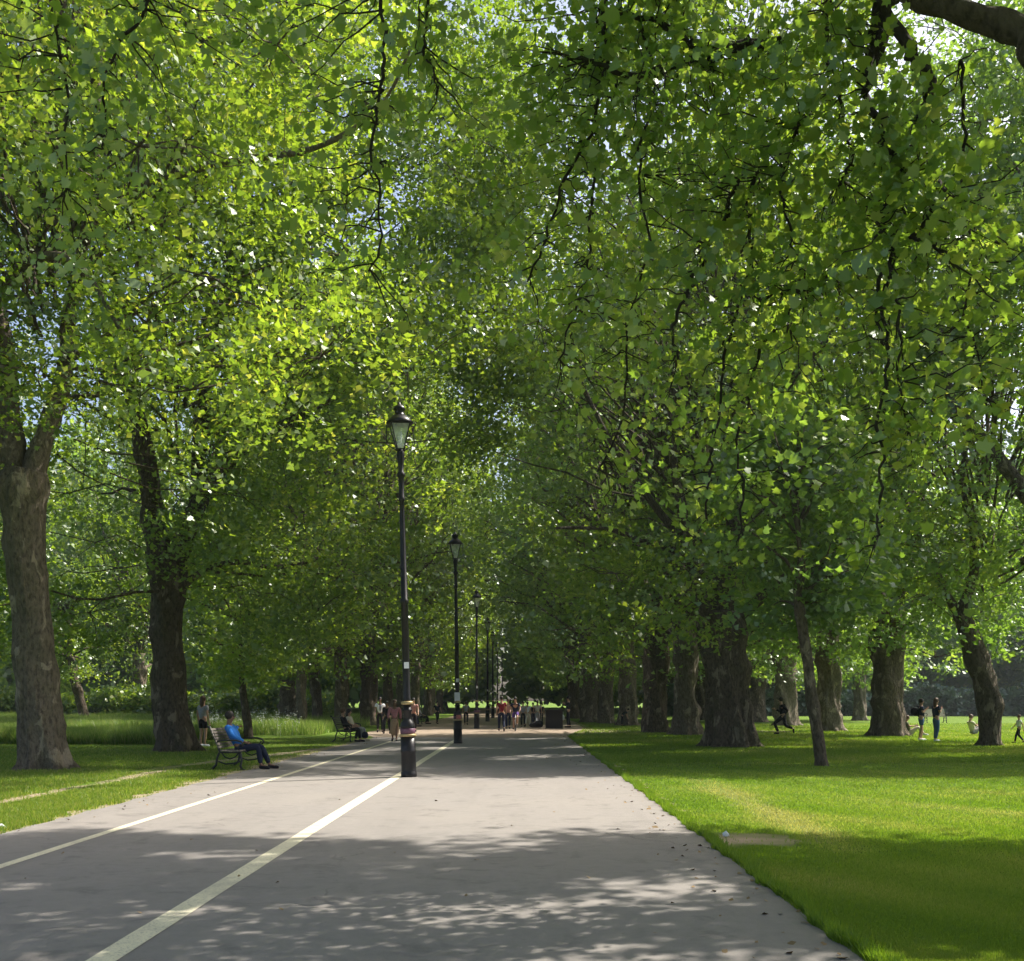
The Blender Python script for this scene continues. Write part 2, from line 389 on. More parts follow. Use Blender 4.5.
# ------------------------------------------------------------------ foliage
STAR = np.array([(0.0, -0.42), (0.20, -0.38), (0.46, -0.20), (0.30, 0.0), (0.50, 0.24), (0.20, 0.22), (0.0, 0.58),
                 (-0.20, 0.22), (-0.50, 0.24), (-0.30, 0.0), (-0.46, -0.20), (-0.20, -0.38)])
TRI = np.array([(0.0, -0.42), (0.42, -0.12), (0.20, 0.12), (0.0, 0.55), (-0.20, 0.12), (-0.42, -0.12)])
QUAD = np.array([(0.0, -0.5), (0.42, 0.02), (0.0, 0.5), (-0.42, -0.02)])
def leaves(rng, C, per, spread, size, shape, upw=0.8, rand=0.85, tone_bias=0.0, tones=None):
    m = len(C); Nn = m * per
    pos = np.repeat(C, per, axis=0) + rng.normal(size=(Nn, 3)) * np.array(spread)
    nrm = rng.normal(size=(Nn, 3)); nrm /= np.linalg.norm(nrm, axis=1)[:, None]
    sn = rng.normal(size=(m, 3)); sn /= np.linalg.norm(sn, axis=1)[:, None]
    sn = sn * rand * 0.95 + np.array((0, 0, upw)); sn /= np.linalg.norm(sn, axis=1)[:, None]
    SN = np.repeat(sn, per, axis=0)
    # flatten every spray into its own layer, so leaves overlap like tiles on a drooping twig
    off = pos - np.repeat(C, per, axis=0); off -= SN * ((off * SN).sum(1) * 0.62)[:, None]; pos = np.repeat(C, per, axis=0) + off
    nrm = nrm * 0.52 + SN; nrm /= np.linalg.norm(nrm, axis=1)[:, None]
    t = rng.normal(size=(Nn, 3)) + np.array((0, 0, -0.6))
    u = np.cross(nrm, t); u /= np.linalg.norm(u, axis=1)[:, None]; v = np.cross(nrm, u)
    s = size * np.exp(rng.normal(size=Nn) * 0.30)
    k = len(shape)
    V = pos[:, None, :] + (u[:, None, :] * shape[None, :, 0, None] + v[:, None, :] * shape[None, :, 1, None]) * s[:, None, None]
    curl = (np.abs(shape[:, 0]) * 0.25)                       # slight fold along the midrib
    V = V - nrm[:, None, :] * curl[None, :, None] * s[:, None, None]
    st = rng.random(m) if tones is None else tones
    tone = np.clip(0.55 * np.repeat(st, per) + 0.45 * rng.random(Nn) + tone_bias, 0, 1)
    return V.reshape(-1, 3), k, tone

def shaft(gx, gy):
    a = np.sin(gx * 1.05 + 1.7 * np.sin(gy * .43 + .6)) + np.sin(gy * 1.22 + 1.5 * np.sin(gx * .52 + 2.1)) + .8 * np.sin(gx * .61 - gy * .83 + 1.1) + .7 * np.sin(gx * 2.3 + gy * 1.9) * np.sin(gy * 2.7 - gx * .9)
    return a
def shadow_ok(C, rng, open_=0.55):
    """leave the clearing between the near tree and the next old one open to the sun"""
    gx = C[:, 0] - SHX * C[:, 2]; gy = C[:, 1] - SHY * C[:, 2]
    edge0 = 12.7 + 0.5 * np.sin(gx * 0.9) + 0.3 * np.sin(gx * 2.3 + 1) - 0.02 * (gx + 2) ** 2 * (gx < -2) - 0.04 * np.clip(gx, 0, 9)
    lit = (gy > edge0) & (gy < 22.8 + 0.5 * np.sin(gx * 1.3)) & (gx > -8.5) & (gx < 40)
    lit |= (gy > 44.5) & (gy < 47) & (gx > -7) & (gx < 3.5)
    lit |= (gy > 52) & (gy < 60) & (gx > -7) & (gx < 5)
    h = shaft(gx, gy); hi_ = C[:, 2] > 8.5
    th = np.where((gx < -3.5) & (gx > -20) & (gy > 24) & (gy < 60), open_ - 0.6, open_)
    lit2 = (hi_ & (h > th)) | (~hi_ & (h > 1.5))
    return ~(lit & (rng.random(len(C)) < 0.985)) & ~(lit2 & (rng.random(len(C)) < 0.93))

def lobes_for(rng, Rr, z0, z1, zin, n, path_side=0.0, path_clear=6.5, px0=None):
    """centres and radii of the leaf masses of one crown, local to the trunk"""
    out = []
    while len(out) < n:
        h = rng.random() ** 0.85
        z = z0 + (z1 - z0) * h
        env = math.sqrt(max(0.05, 1 - (max(0, h - 0.35) / 0.68) ** 2)) * Rr
        a = rng.random() * 2 * math.pi; r = env * math.sqrt(rng.random()) * 0.95
        if z < zin and r < Rr * 0.42: continue
        x, y = r * math.cos(a), r * math.sin(a)
        if px0 is not None and x * path_side > px0 and z < path_clear + 1.5: continue
        lr = (1.5 + 1.4 * rng.random()) * Rr / 8.5
        out.append((x, y, z, lr))
    return out
def lobe_sprays(rng, lobes, per_lobe, flat=0.72, zmin=2.0):
    P = []
    for (x, y, z, lr) in lobes:
        k = max(4, int(per_lobe * (lr / 2.2) ** 2))
        d = rng.normal(size=(k, 3)); d /= np.linalg.norm(d, axis=1)[:, None]
        r = lr * (0.45 + 0.6 * rng.random(k) ** 0.6)
        p = d * r[:, None] * np.array((1, 1, flat)); p += np.array((x, y, z))
        # hanging fringe
        f = rng.random(k) < 0.22; p[f, 2] -= rng.random(f.sum()) * lr * 0.9
        P.append(p)
    P = np.concatenate(P); return P[P[:, 2] > zmin]

def curve_pts(a, b, rnd, n=8, sag=0.0, wob=0.25, up=0.0):
    a, b = Vector(a), Vector(b); L = (b - a).length; pts = []
    off = Vector((0, 0, 0))
    for i in range(n + 1):
        t = i / n; p = a.lerp(b, t)
        p.z += math.sin(math.pi * t) * L * up - t * t * sag
        if 0 < i < n: off = off * 0.6 + Vector([rnd.uniform(-1, 1) for _ in range(3)]) * wob * L / n
        pts.append(p + off * math.sin(math.pi * t) ** 0.5)
    return pts

def trunk_build(name, pts, rad, parent, mat, seed, flare=1.0, n=44, lumps=0.07):
    """trunk: closely spaced rings, flared roots, burrs and hollows"""
    rnd = random.Random(seed); P, Q = [], []
    pts = [Vector(p) for p in pts]; 
    cum = [0]
    for i in range(1, len(pts)): cum.append(cum[-1] + (pts[i] - pts[i - 1]).length)
    tot = cum[-1]; m_ = max(10, int(tot / 0.16)); 
    for k in range(m_ + 1):
        s = tot * k / m_; i = 0
        while i < len(cum) - 2 and cum[i + 1] < s: i += 1
        t = (s - cum[i]) / (cum[i + 1] - cum[i]); t2 = t * t * (3 - 2 * t) * 0.5 + t * 0.5
        P.append(pts[i].lerp(pts[i + 1], t)); Q.append(rad[i] * (1 - t2) + rad[i + 1] * t2)
    P2 = [P[0]] + [(P[i - 1] + P[i] * 2 + P[i + 1]) / 4 for i in range(1, m_)] + [P[-1]]
    R0 = Q[0]; nl = rnd.choice((5, 6, 7)); ph = rnd.random() * 6
    waves = [(rnd.choice((1, 2, 3, 4, 5, 7)), rnd.uniform(0.6, 3.2), rnd.random() * 6.28, rnd.uniform(.3, 1)) for _ in range(12)]
    burr = [(rnd.random() * 6.28, rnd.uniform(0.3, tot), rnd.uniform(0.12, 0.38), rnd.uniform(0.08, 0.30)) for _ in range(int(5 + tot * 2.5))]
    def mod(i, a):
        z = P2[i].z - P2[0].z; s = tot * i / m_
        v = sum(w4 * math.sin(k * a + fz * s + p) for k, fz, p, w4 in waves) * lumps / 2.2
        fl = math.exp(-max(0, z) / (R0 * 0.9)) * flare
        v += fl * (0.42 + 0.30 * math.cos(nl * a + ph + 0.7 * math.sin(a * 2 + ph)) + 0.12 * math.cos((nl + 3) * a))
        v += math.exp(-max(0, z) / (R0 * 0.28)) * flare * (0.30 + 0.34 * math.cos(nl * a + ph + .4)) + fl * 0.12 * math.cos(13 * a + ph)
        v += 0.035 * math.sin(11 * a + 2.2 * math.sin(s * 1.3) + ph) * (0.6 + .4 * math.sin(s * 2.1))
        v += 0.028 * math.sin(nl * 3 * a + 1.5 * math.sin(s * 2) + ph)
        for ba, bs, bw, bh in burr:
            da = (a - ba + math.pi) % (2 * math.pi) - math.pi
            e = (da * R0 / bw) ** 2 * 0.5 + ((s - bs) / bw) ** 2
            if e < 5: v += bh * math.exp(-e)
        return 1 + v
    b = MB()
    P2[0] = P2[0] + Vector((0, 0, -0.12))
    # rings are kept horizontal near the base so the flare sits on the turf
    b.tube(P2, Q, n, True, mod)
    return b.build(name, mat, parent, True)

def limb(parent, pts, r0, r1, mat, name='branch', n=9, seed=0, wood=None):
    rnd = random.Random(seed); k = len(pts)
    rad = [r0 + (r1 - r0) * (i / (k - 1)) ** 0.8 for i in range(k)]
    ph = rnd.random() * 6
    mod = lambda i, a: 1 + 0.09 * math.sin(2 * a + i * 0.9 + ph) + 0.06 * math.sin(3 * a - i * 1.7) + 0.07 * math.sin(i * 1.9 + ph)
    if wood is not None: wood.tube(pts, rad, n, True, mod); return None
    return MB().tube(pts, rad, n, True, mod).build(name, mat, parent, True)

def smooth_path(pts, sub=4):
    pts = [Vector(p) for p in pts]; out = []
    for i in range(len(pts) - 1):
        p0 = pts[max(0, i - 1)]; p1 = pts[i]; p2 = pts[i + 1]; p3 = pts[min(len(pts) - 1, i + 2)]
        for k in range(sub):
            t = k / sub
            out.append(0.5 * ((2 * p1) + (p2 - p0) * t + (2 * p0 - 5 * p1 + 4 * p2 - p3) * t * t + (3 * p1 - p0 - 3 * p2 + p3) * t ** 3))
    out.append(pts[-1]); return out

def twigs(b, rng, rnd, lobes, sprays, base, count, r=0.018, main=True, r_main=0.09):
    """secondary wood of a crown: a bough to every leaf mass, twigs to its sprays"""
    L = np.array([l[:3] for l in lobes])
    if main:
        for l in lobes:
            rm = .022 if r_main < .06 and l[2] < base.z and rnd.random() < .75 else r_main
            e = Vector(l[:3]); hz = base.z + max(0.0, (e.z - base.z)) * rnd.uniform(0.25, 0.6)
            st = base.lerp(Vector((base.x, base.y, hz)), 0.5) + Vector((e.x - base.x, e.y - base.y, 0)) * rnd.uniform(0.05, 0.3)
            st.z = min(hz, e.z + 1.0)
            b.tube(curve_pts(st, e, rnd, 6, 0, 0.3, 0.06), [rm * (1 - 0.13 * i) for i in range(7)], 5, False)
    idx = rng.choice(len(sprays), min(count, len(sprays)), replace=False)
    for i in idx:
        s = sprays[i]; j = int(np.argmin(((L - s) ** 2).sum(1)))
        b.tube(curve_pts(Vector(L[j]), Vector(s), rnd, 4, 0, 0.5), [r * 1.3, r, r * .8, r * .6, r * .4], 4, False)

crown_bank = {}
def crown_mesh(key, seed, Rr, z0, z1, zin, nl, per_lobe, per, size, shape, spread=(0.34, 0.34, 0.2), px0=None, zmin=2.2, tone=0.0):
    if key in crown_bank: return crown_bank[key]
    rng = np.random.default_rng(seed); rnd = random.Random(seed)
    lb = lobes_for(rng, Rr, z0, z1, zin, nl, 1.0, 6.5, px0)
    sp = lobe_sprays(rng, lb, per_lobe, zmin=zmin)
    V, k, t = leaves(rng, sp, per, spread, size, shape, tone_bias=tone)
    me = npmesh('crown', V, k, t)
    b = MB(); twigs(b, rng, rnd, lb, sp, Vector((0, 0, zin * 0.75)), 120, 0.03, True, 0.11)
    wm = bpy.data.meshes.new('boughs'); wm.from_pydata(b.v, [], b.f); wm.update()
    crown_bank[key] = (me, wm, sp, per, size, shape, spread, tone); return crown_bank[key]

def crown_unique(root, origin, seed, Rr, z0, z1, zin, nl, per_lobe, per, size, shape, mat, spread=(0.32, 0.32, 0.19), side=1.0, px0=None,
                 zmin=2.2, tone=0.0, extra=(), tw=260, cull=None, branches=True):
    rng = np.random.default_rng(seed); rnd = random.Random(seed)
    lb = lobes_for(rng, Rr, z0, z1, zin, nl, side, 6.5, px0)
    sp = lobe_sprays(rng, lb, per_lobe, zmin=zmin)
    n0 = len(sp)
    if extra: sp = np.concatenate([sp, lobe_sprays(rng, list(extra), per_lobe * 1.5, zmin=zmin)]); lb = lb + list(extra)
    wsp = sp + np.array(origin)
    ok = shadow_ok(wsp, rng)
    ok |= (np.arange(len(sp)) >= n0) & (wsp[:, 2] > 11) & (wsp[:, 1] - SHY * wsp[:, 2] > 23)
    if cull is not None: ok &= cull(wsp, rng)
    sp = sp[ok]
    V, k, t = leaves(rng, sp, per, spread, size, shape, tone_bias=tone)
    link('crown', npmesh('crown', V, k, t), mat, root)
    if branches:
        b = MB(); twigs(b, rng, rnd, lb, sp, Vector((0, 0, zin * 0.95)), tw, 0.016, True, 0.05)
        b.build('boughs', M['bark_dark'], root, True)
    return lb, sp

# ---- the two old planes on the left
def rel(root, pts): return [p - root.location for p in pts]
def wpts(lst, d): return [W(x, y, d) for x, y in lst]

r = empty('plane_tree', G(45, 769)); d1 = r.location.y
tag(r, 'old plane tree with smooth grey brown trunk, nearest on the left lawn', 'tree', 'old plane trees on the left lawn')
tp = rel(r, wpts([(45, 769), (42, 735), (38, 690), (33, 640), (28, 585), (24, 530), (22, 495), (26, 470)], d1)); tp[0].z = 0
k1 = d1 / F / 2
trunk_build('trunk', tp, [x * k1 for x in (42, 40, 37, 36, 36, 38, 42, 34)], r, M['bark'], 4, 0.62, 56, 0.05)
for q, (pp, a, b_) in enumerate((
        ([(20, 500), (12, 455), (8, 400), (2, 340), (-14, 270), (-20, 190), (-5, 90), (5, 0), (8, -80)], 30, 10),
        ([(28, 490), (40, 450), (54, 410), (66, 365), (70, 310), (84, 240), (95, 160), (100, 60), (120, -30)], 25, 6),
        ([(5, 345), (-10, 310), (10, 275), (45, 256), (75, 262), (95, 285), (120, 330)], 14, 3),
        ([(84, 240), (120, 200), (160, 180), (200, 168), (240, 160), (300, 152), (345, 134), (385, 100), (410, 50)], 12, 2))):
    P_ = smooth_path([W(x, y, d1 + (0.25 * i if q < 2 else -0.75 * i)) for i, (x, y) in enumerate(pp)], 4)
    limb(r, rel(r, P_), a * k1, b_ * k1, M['bark'], n=14, seed=q)
def vis_gap(wsp, rng):                        # thin leaf cover near the forks of the two big trunks
    keep = np.ones(len(wsp), bool)
    for (tx, ty, hz, rr) in ((-10.9, d1, 6.6, 1.0), (-11.0, 35.2, 5.4, 0.9)):
        near = (np.abs(wsp[:, 0] - tx) < rr) & (wsp[:, 1] < ty) & (wsp[:, 2] < hz)
        keep &= ~(near & (rng.random(len(wsp)) < 0.85))
    return keep
crown_unique(r, r.location, 11, 9.6, 5.6, 24.0, 9.5, 92, 84, 20, 0.122, TRI, M['leaf'], px0=5.2, side=1.0, cull=vis_gap, tone=0.03, tw=420,
             extra=[(3.2, -2.5, 9.5, 2.0), (4.5, -3.5, 12.5, 2.3), (6.4, -2.5, 14, 2.2), (7.2, -1.0, 11.5, 2.0), (2.2, -4, 14.5, 2.3), (-2, -3.5, 12.5, 2.2), (5.5, 1.5, 8.6, 1.8), (1.0, -2.6, 8.2, 1.1), (-1.4, -2.4, 9.4, 1.3), (0.4, -2.4, 10.8, 1.3)])

r = empty('plane_tree', G(176, 751)); d2 = r.location.y; k2 = d2 / F / 2
tag(r, 'old plane tree with dark knobbly forked trunk, second from camera on the left lawn', 'tree', 'old plane trees on the left lawn')
tp = rel(r, wpts([(176, 751), (173, 720), (170, 680), (168, 640), (166, 605), (166, 575), (168, 548)], d2)); tp[0].z = 0
trunk_build('trunk', tp, [x * k2 for x in (35, 33, 31, 28, 29, 35, 42)], r, M['bark_dark'], 9, 0.5, 52, 0.09)
for q, (pp, a, b_) in enumerate((
        ([(162, 560), (154, 520), (150, 485), (142, 440), (130, 380), (122, 330), (112, 250), (110, 160), (118, 60)], 28, 5),
        ([(174, 560), (186, 535), (198, 505), (222, 470), (255, 440), (292, 420), (330, 400)], 24, 5),
        ([(176, 600), (190, 580), (215, 566), (240, 562), (270, 567), (300, 564), (330, 556)], 8, 2.5),
        ([(196, 508), (200, 440), (212, 360), (228, 280), (236, 190), (250, 90)], 16, 4),
        ([(236, 200), (262, 170), (300, 152), (345, 140), (372, 95), (392, 55)], 14, 5),
        ([(122, 380), (104, 330), (90, 300)], 8, 3))):
    P_ = smooth_path([W(x, y, d2 - 0.35 * i) for i, (x, y) in enumerate(pp)], 4)
    limb(r, rel(r, P_), a * k2, b_ * k2, M['bark_dark'] if q < 4 else M['bark'], n=12, seed=q + 20)
crown_unique(r, r.location, 12, 10.0, 3.8, 27.0, 8.5, 98, 76, 18, 0.145, TRI, M['leaf'], px0=5.0, side=1.0, cull=vis_gap, tone=0.0, tw=420,
             extra=[(4.6, -1.5, 4.2, 1.5), (6.5, -0.5, 4.6, 1.7), (2.6, 1.8, 5.0, 1.8), (-3.5, 2, 4.5, 1.9), (-6, 1, 4.8, 2.0), (5.5, 2.5, 7.5, 2.2), (8.3, 0, 15.5, 2.3), (9.3, -1.5, 18.5, 2.2), (8.0, 1.5, 21, 2.4), (9.4, 2.5, 23, 2.0), (9.8, 4, 13.5, 1.8), (10.4, 3, 16.5, 2.0), (10.6, 5, 19.5, 2.1), (10.2, 6, 22.5, 2.2), (10.8, 1, 21, 2.0), (9.2, 6, 11, 1.8), (10.2, -1, 13.5, 1.7), (8.6, 4, 18, 2.2), (9.0, 7, 15.5, 2.2), (10.8, 8, 18.5, 2.3), (9.8, 9, 22, 2.4), (11.4, 7, 25, 2.5), (9.0, 3, 25, 2.4)])

# ---- first old plane of the right row
r = empty('plane_tree', G(728, 747)); d3 = r.location.y; k3 = d3 / F / 2
tag(r, 'massive pollarded plane tree with ridged grey trunk, nearest of the right row beside the path', 'tree', 'old plane trees of the right row')
tp = rel(r, wpts([(728, 747), (728, 725), (727, 695), (724, 660), (722, 635), (722, 612)], d3)); tp[0].z = 0
trunk_build('trunk', tp, [x * k3 for x in (42, 40, 39, 39, 45, 40)], r, M['bark_dark'], 17, 0.6, 56, 0.15)
for q, (pp, a, b_) in enumerate((
        ([(712, 630), (704, 605), (696, 578), (690, 545), (680, 500), (672, 440), (676, 360), (690, 280)], 17, 5),
        ([(722, 625), (726, 590), (735, 550), (738, 480), (744, 400), (748, 300), (760, 200)], 22, 5),
        ([(736, 628), (752, 606), (770, 590), (800, 560), (830, 520)], 15, 4),
        ([(690, 560), (668, 548), (640, 540), (612, 530), (585, 528), (556, 528)], 8, 2.5),
        ([(726, 600), (700, 560), (650, 500), (610, 440), (580, 380)], 12, 3))):
    P_ = smooth_path([W(x, y, d3 - 0.3 * i) for i, (x, y) in enumerate(pp)], 4)
    limb(r, rel(r, P_), a * k3, b_ * k3, M['bark_dark'], n=12, seed=q + 40)
def cull_r1(wsp, rng):
    near = (np.abs(wsp[:, 0] - 7.3) < 1.5) & (wsp[:, 1] < d3 + 1) & (wsp[:, 2] < 4.7)
    return ~near
crown_unique(r, r.location, 13, 9.6, 3.6, 27.0, 6.2, 98, 76, 17, 0.155, TRI, M['leaf'], px0=4.4, side=-1.0, cull=cull_r1, tw=420,
             extra=[(-3.5, 1.0, 4.0, 1.3), (-4.2, -1.2, 5.2, 1.5), (-2.6, -2.5, 6.0, 1.6), (3.0, -2.0, 5.0, 1.5), (-7.6, 1.0, 14.5, 2.2), (-8.6, -1, 17.5, 2.2), (-7.5, 2, 20.5, 2.3), (-9.0, 2.5, 12.5, 2.0), (-9.4, 4, 15.5, 2.0), (-9.8, 6, 19, 2.2), (-9.0, 8, 22.5, 2.2), (-9.5, 7, 12, 1.9), (-8.6, 9, 16, 2.1), (-10, 3, 23, 2.0)])

# ---- twisted plane on the right
r = empty('plane_tree', G(989, 746)); d4 = r.location.y; k4 = d4 / F / 2
tag(r, 'crooked dark plane tree with bulging leaning trunk and open fork, far right on the lawn', 'tree', 'plane trees of the outer right row')
tp = rel(r, wpts([(989, 746), (991, 725), (990, 700), (984, 678), (976, 660), (970, 640), (962, 620), (958, 612)], d4)); tp[0].z = 0
trunk_build('trunk', tp, [x * k4 for x in (19, 18, 21, 18, 24, 18, 13, 11)], r, M['bark_dark'], 23, 0.7, 44, 0.13)
for q, (pp, a, b_) in enumerate((
        ([(961, 618), (950, 600), (938, 575), (925, 550), (905, 500), (880, 440)], 10, 3),
        ([(959, 618), (966, 598), (974, 570), (972, 530), (962, 480), (975, 400)], 13, 4),
        ([(974, 665), (990, 640), (1004, 620), (1030, 600)], 7, 3),
        ([(1075, 560), (1050, 520), (1024, 490), (1000, 458), (976, 432), (950, 400)], 18, 8))):
    dd = [d4 - 0.2 * i for i in range(len(pp))]
    P_ = smooth_path([W(x, y, dd[i]) for i, (x, y) in enumerate(pp)], 4)
    if q == 3: P_ = [W(992, 700, d4), W(1040, 640, d4)] + P_
    if q >= 2: continue
    limb(r, rel(r, P_), a * k4, b_ * k4, M['bark_dark'], n=11, seed=q + 60)
crown_unique(r, r.location, 14, 7.6, 4.2, 25.0, 5.5, 76, 70, 16, 0.16, TRI, M['leaf_cool'], side=1.0, tw=300, zmin=3.2)

r = empty('plane_tree', (22.0, 32.0, 0))
tag(r, 'plane tree beyond the right edge, one bare diagonal limb reaching into the view', 'tree', 'plane trees of the outer right row')
trunk_build('trunk', [(0, 0, 0), (0, 0, 2), (.1, 0, 4), (0, 0, 6)], [.72, .66, .62, .6], r, M['bark_dark'], 29, 0.6, 44, 0.09)
P_ = smooth_path([Vector((22, 32, 4.5)), W(1180, 600, 32), W(1090, 555, 32), W(1050, 522, 32), W(1024, 490, 32), W(1000, 460, 32), W(978, 432, 32), W(950, 395, 32.5), W(940, 330, 33)], 4)
limb(r, rel(r, P_), .40, .10, M['bark_dark'], n=12, seed=83)
P_ = smooth_path([Vector((22, 32, 5)), Vector((20.5, 32, 9)), Vector((17.5, 32.5, 13)), Vector((14.5, 33, 18))], 4)
limb(r, rel(r, P_), .4, .10, M['bark_dark'], n=12, seed=84)
crown_unique(r, r.location, 15, 9.8, 5.0, 25.0, 8.5, 84, 60, 16, 0.16, TRI, M['leaf_cool'], side=-1.0, px0=6.0, tw=300, zmin=4.0,
             extra=[(-7, -1, 15, 2.3), (-5, 0, 18, 2.5), (-8, 1, 19, 2.4), (-6, 2, 22, 2.5), (-3, -1, 21, 2.5), (-4, 1, 14, 2.3), (-8.5, 3, 23, 2.3), (-2, 2, 17, 2.4)])

# ---- slender young trees
def young(base, pts, wpx, seed, label, grp, Rr, z0, z1, nl, leafm='leaf'):
    r = empty('young_tree', base); d = base.y; k = d / F / 2
    tag(r, label, 'tree', grp)
    tp = rel(r, wpts(pts, d)); tp[0].z = 0
    trunk_build('trunk', tp, [wpx * k * (1.1 - 0.45 * i / (len(pts) - 1)) for i in range(len(pts))], r, M['bark_dark'], seed, 0.35, 16, 0.04)
    top = tp[-1]; rnd = random.Random(seed)
    rng = np.random.default_rng(seed)
    lb = []
    for i in range(nl):
        a = rnd.random() * 6.28; q = rnd.random(); z = z0 + (z1 - z0) * q; rr = Rr * math.sqrt(rnd.random()) * math.sin(math.pi * (0.15 + 0.8 * q))
        lb.append((top.x + rr * math.cos(a), top.y + rr * math.sin(a), z, rnd.uniform(0.8, 1.4)))
    sp = lobe_sprays(rng, lb, 120, zmin=z0 - 0.8); sp = sp[shadow_ok(sp + np.array(base), rng)]
    V, kk, t = leaves(rng, sp, 13, (0.28, 0.28, 0.18), 0.17, TRI)
    link('crown', npmesh('crown', V, kk, t), M[leafm], r)
    b = MB(); b.tube(curve_pts(top - Vector((0, 0, .15)), (top.x, top.y, z1 - 0.5), rnd, 8, 0, .3), [wpx * k * 0.6 * (1 - .11 * i) for i in range(9)], 8, False)
    for l in lb:
        s = Vector((top.x, top.y, max(top.z - 0.1, l[2] - rnd.uniform(.5, 2))))
        b.tube(curve_pts(s, Vector(l[:3]), rnd, 5, 0, .3, .05), [wpx * k * .35 * (1 - .15 * i) for i in range(6)], 5, False)
    b.build('boughs', M['bark_dark'], r, True)
young(G(822, 766), [(822, 766), (818, 735), (812, 700), (808, 665), (803, 630), (798, 600)], 11, 31,
      'slender young tree with thin leaning trunk standing alone on the sunny right lawn', 'young trees', 2.6, 3.9, 8.6, 26, 'leaf_cool')
young(G(249, 739), [(249, 739), (247, 720), (244, 700), (242, 675), (240, 650)], 8, 32,
      'slim young tree behind the bench of the man in blue', 'young trees', 3.6, 2.8, 9.0, 34, 'leaf_sunlit')
young(G(82, 722), [(86, 722), (80, 700), (74, 680), (70, 655)], 9, 33,
      'slim dark leaning tree between the two big left trunks', 'young trees', 4.0, 3.4, 11.0, 30)

# ---- the rest of the rows: four shared crowns
for kk, (sd_, shp) in enumerate(((101, TRI), (102, QUAD), (103, QUAD), (104, TRI))):
    crown_mesh('c%d' % kk, sd_, 8.3, 2.5, 22.0, 4.8, 72, 36, 15, 0.215, shp, (0.42, 0.42, 0.25), px0=4.0, zmin=2.4, tone=-0.02 + 0.03 * kk)
trunk_bank = {}
def generic_tree(pos, wpx, key, rz, s, label, grp, leafm, th=6.0, lean=0.0, name='plane_tree'):
    r = empty(name, pos); tag(r, label, 'tree', grp)
    rr = wpx * pos.y / F / 2 * .86 if wpx else 0.6
    sd = int(abs(pos.x * 31 + pos.y * 17)) % 9973; rnd = random.Random(sd)
    zz = [0, .9, 2.0, 3.2, 4.4, th]
    tp = [Vector((lean * z / th + rnd.uniform(-.06, .06), 0, z)) for z in zz]; tp[0] = Vector((0, 0, 0))
    trunk_build('trunk', tp, [rr * q for q in (1.05, 1.0, .96, .95, 1.0, .82)], r, M['bark_dark'] if rnd.random() < .65 else M['bark'], sd, 0.62, 36 if pos.y < 90 else 16, 0.14)
    for j in range(4):
        a = rnd.random() * 6.28; e = Vector((math.cos(a) * rnd.uniform(2, 4.5), math.sin(a) * rnd.uniform(2, 4.5), rnd.uniform(9, 15)))
        limb(r, curve_pts(tp[-1] + Vector((0, 0, -.5)), e, rnd, 8, 0, .35, .1), rr * .5, rr * .12, M['bark_dark'], n=8, seed=sd + j)
    cm, wm, bsp, per_, size_, shape_, spread_, tone_ = crown_bank[key]
    if pos.y < 84:
        rng_ = np.random.default_rng(sd); ca, sa = math.cos(rz), math.sin(rz)
        q = np.stack([(bsp[:, 0] * ca - bsp[:, 1] * sa) * s, (bsp[:, 0] * sa + bsp[:, 1] * ca) * s, bsp[:, 2] * s * 1.22], 1)
        q = q[shadow_ok(q + np.array(pos), rng_)]
        V_, k_, t_ = leaves(rng_, q, per_ + 3, [z * s for z in spread_], size_ * .92, shape_, tone_bias=tone_)
        c = link('crown', npmesh('crown', V_, k_, t_), M[leafm], r)
        b = link('boughs', wm, None, r); b.rotation_euler = (0, 0, rz); b.scale = (s, s, s * 1.22)
        if not wm.materials: wm.materials.append(M['bark_dark'])
        return r
    c = link('crown', cm, None, r); c.rotation_euler = (0, 0, rz); c.scale = (s, s, s * 1.22)
    if not cm.materials: cm.materials.append(M['leaf'])
    c.material_slots[0].link = 'OBJECT'; c.material_slots[0].material = M[leafm]
    b = link('boughs', wm, None, r); b.rotation_euler = (0, 0, rz); b.scale = (s, s, s * 1.22)
    if not wm.materials: wm.materials.append(M['bark_dark'])
    return r
rq = random.Random(77)
GR = 'old plane trees of the right row'; GO = 'plane trees of the outer right row'; GL = 'plane trees of the left rows'; GB = 'trees at the back of the park'
right = [(685, 735, 25, 'lumpy brown plane tree, second trunk of the right row'),
         (656, 732.5, 26, 'broad based plane tree, third trunk of the right row'),
         (627, 725.5, 19, 'plane tree whose foot hides the crouching person, fourth of the right row'),
         (606, 723.5, 15, 'plane tree with pale right edge, fifth of the right row'),
         (590, 722, 18, 'plane tree right behind the person in black by the bin'),
         (574, 718.5, 14, 'far plane tree just right of the black bin')]
for i, (x, y, wd, lb) in enumerate(right):
    generic_tree(G(x, y), wd, 'c%d' % (i % 4), math.pi + rq.uniform(-.5, .5), rq.uniform(.92, 1.06), lb, GR, 'leaf_cool' if i % 2 == 0 else 'leaf', 5.2 if i < 2 else 6)
outer = [(888, 736, 33, 'thick old plane tree on the right lawn with people at its foot'),
         (829, 731, 25, 'plane tree right behind the slender young tree'),
         (786, 725.5, 23, 'plane tree with a low limb reaching left, behind the running person'),
         (754, 722, 22, 'dark plane tree close behind the massive right trunk'),
         (702, 720, 14, 'shaded plane tree glimpsed left of the massive right trunk'),
         (860, 720.5, 13, 'small distant plane tree between the two thick lawn trunks')]
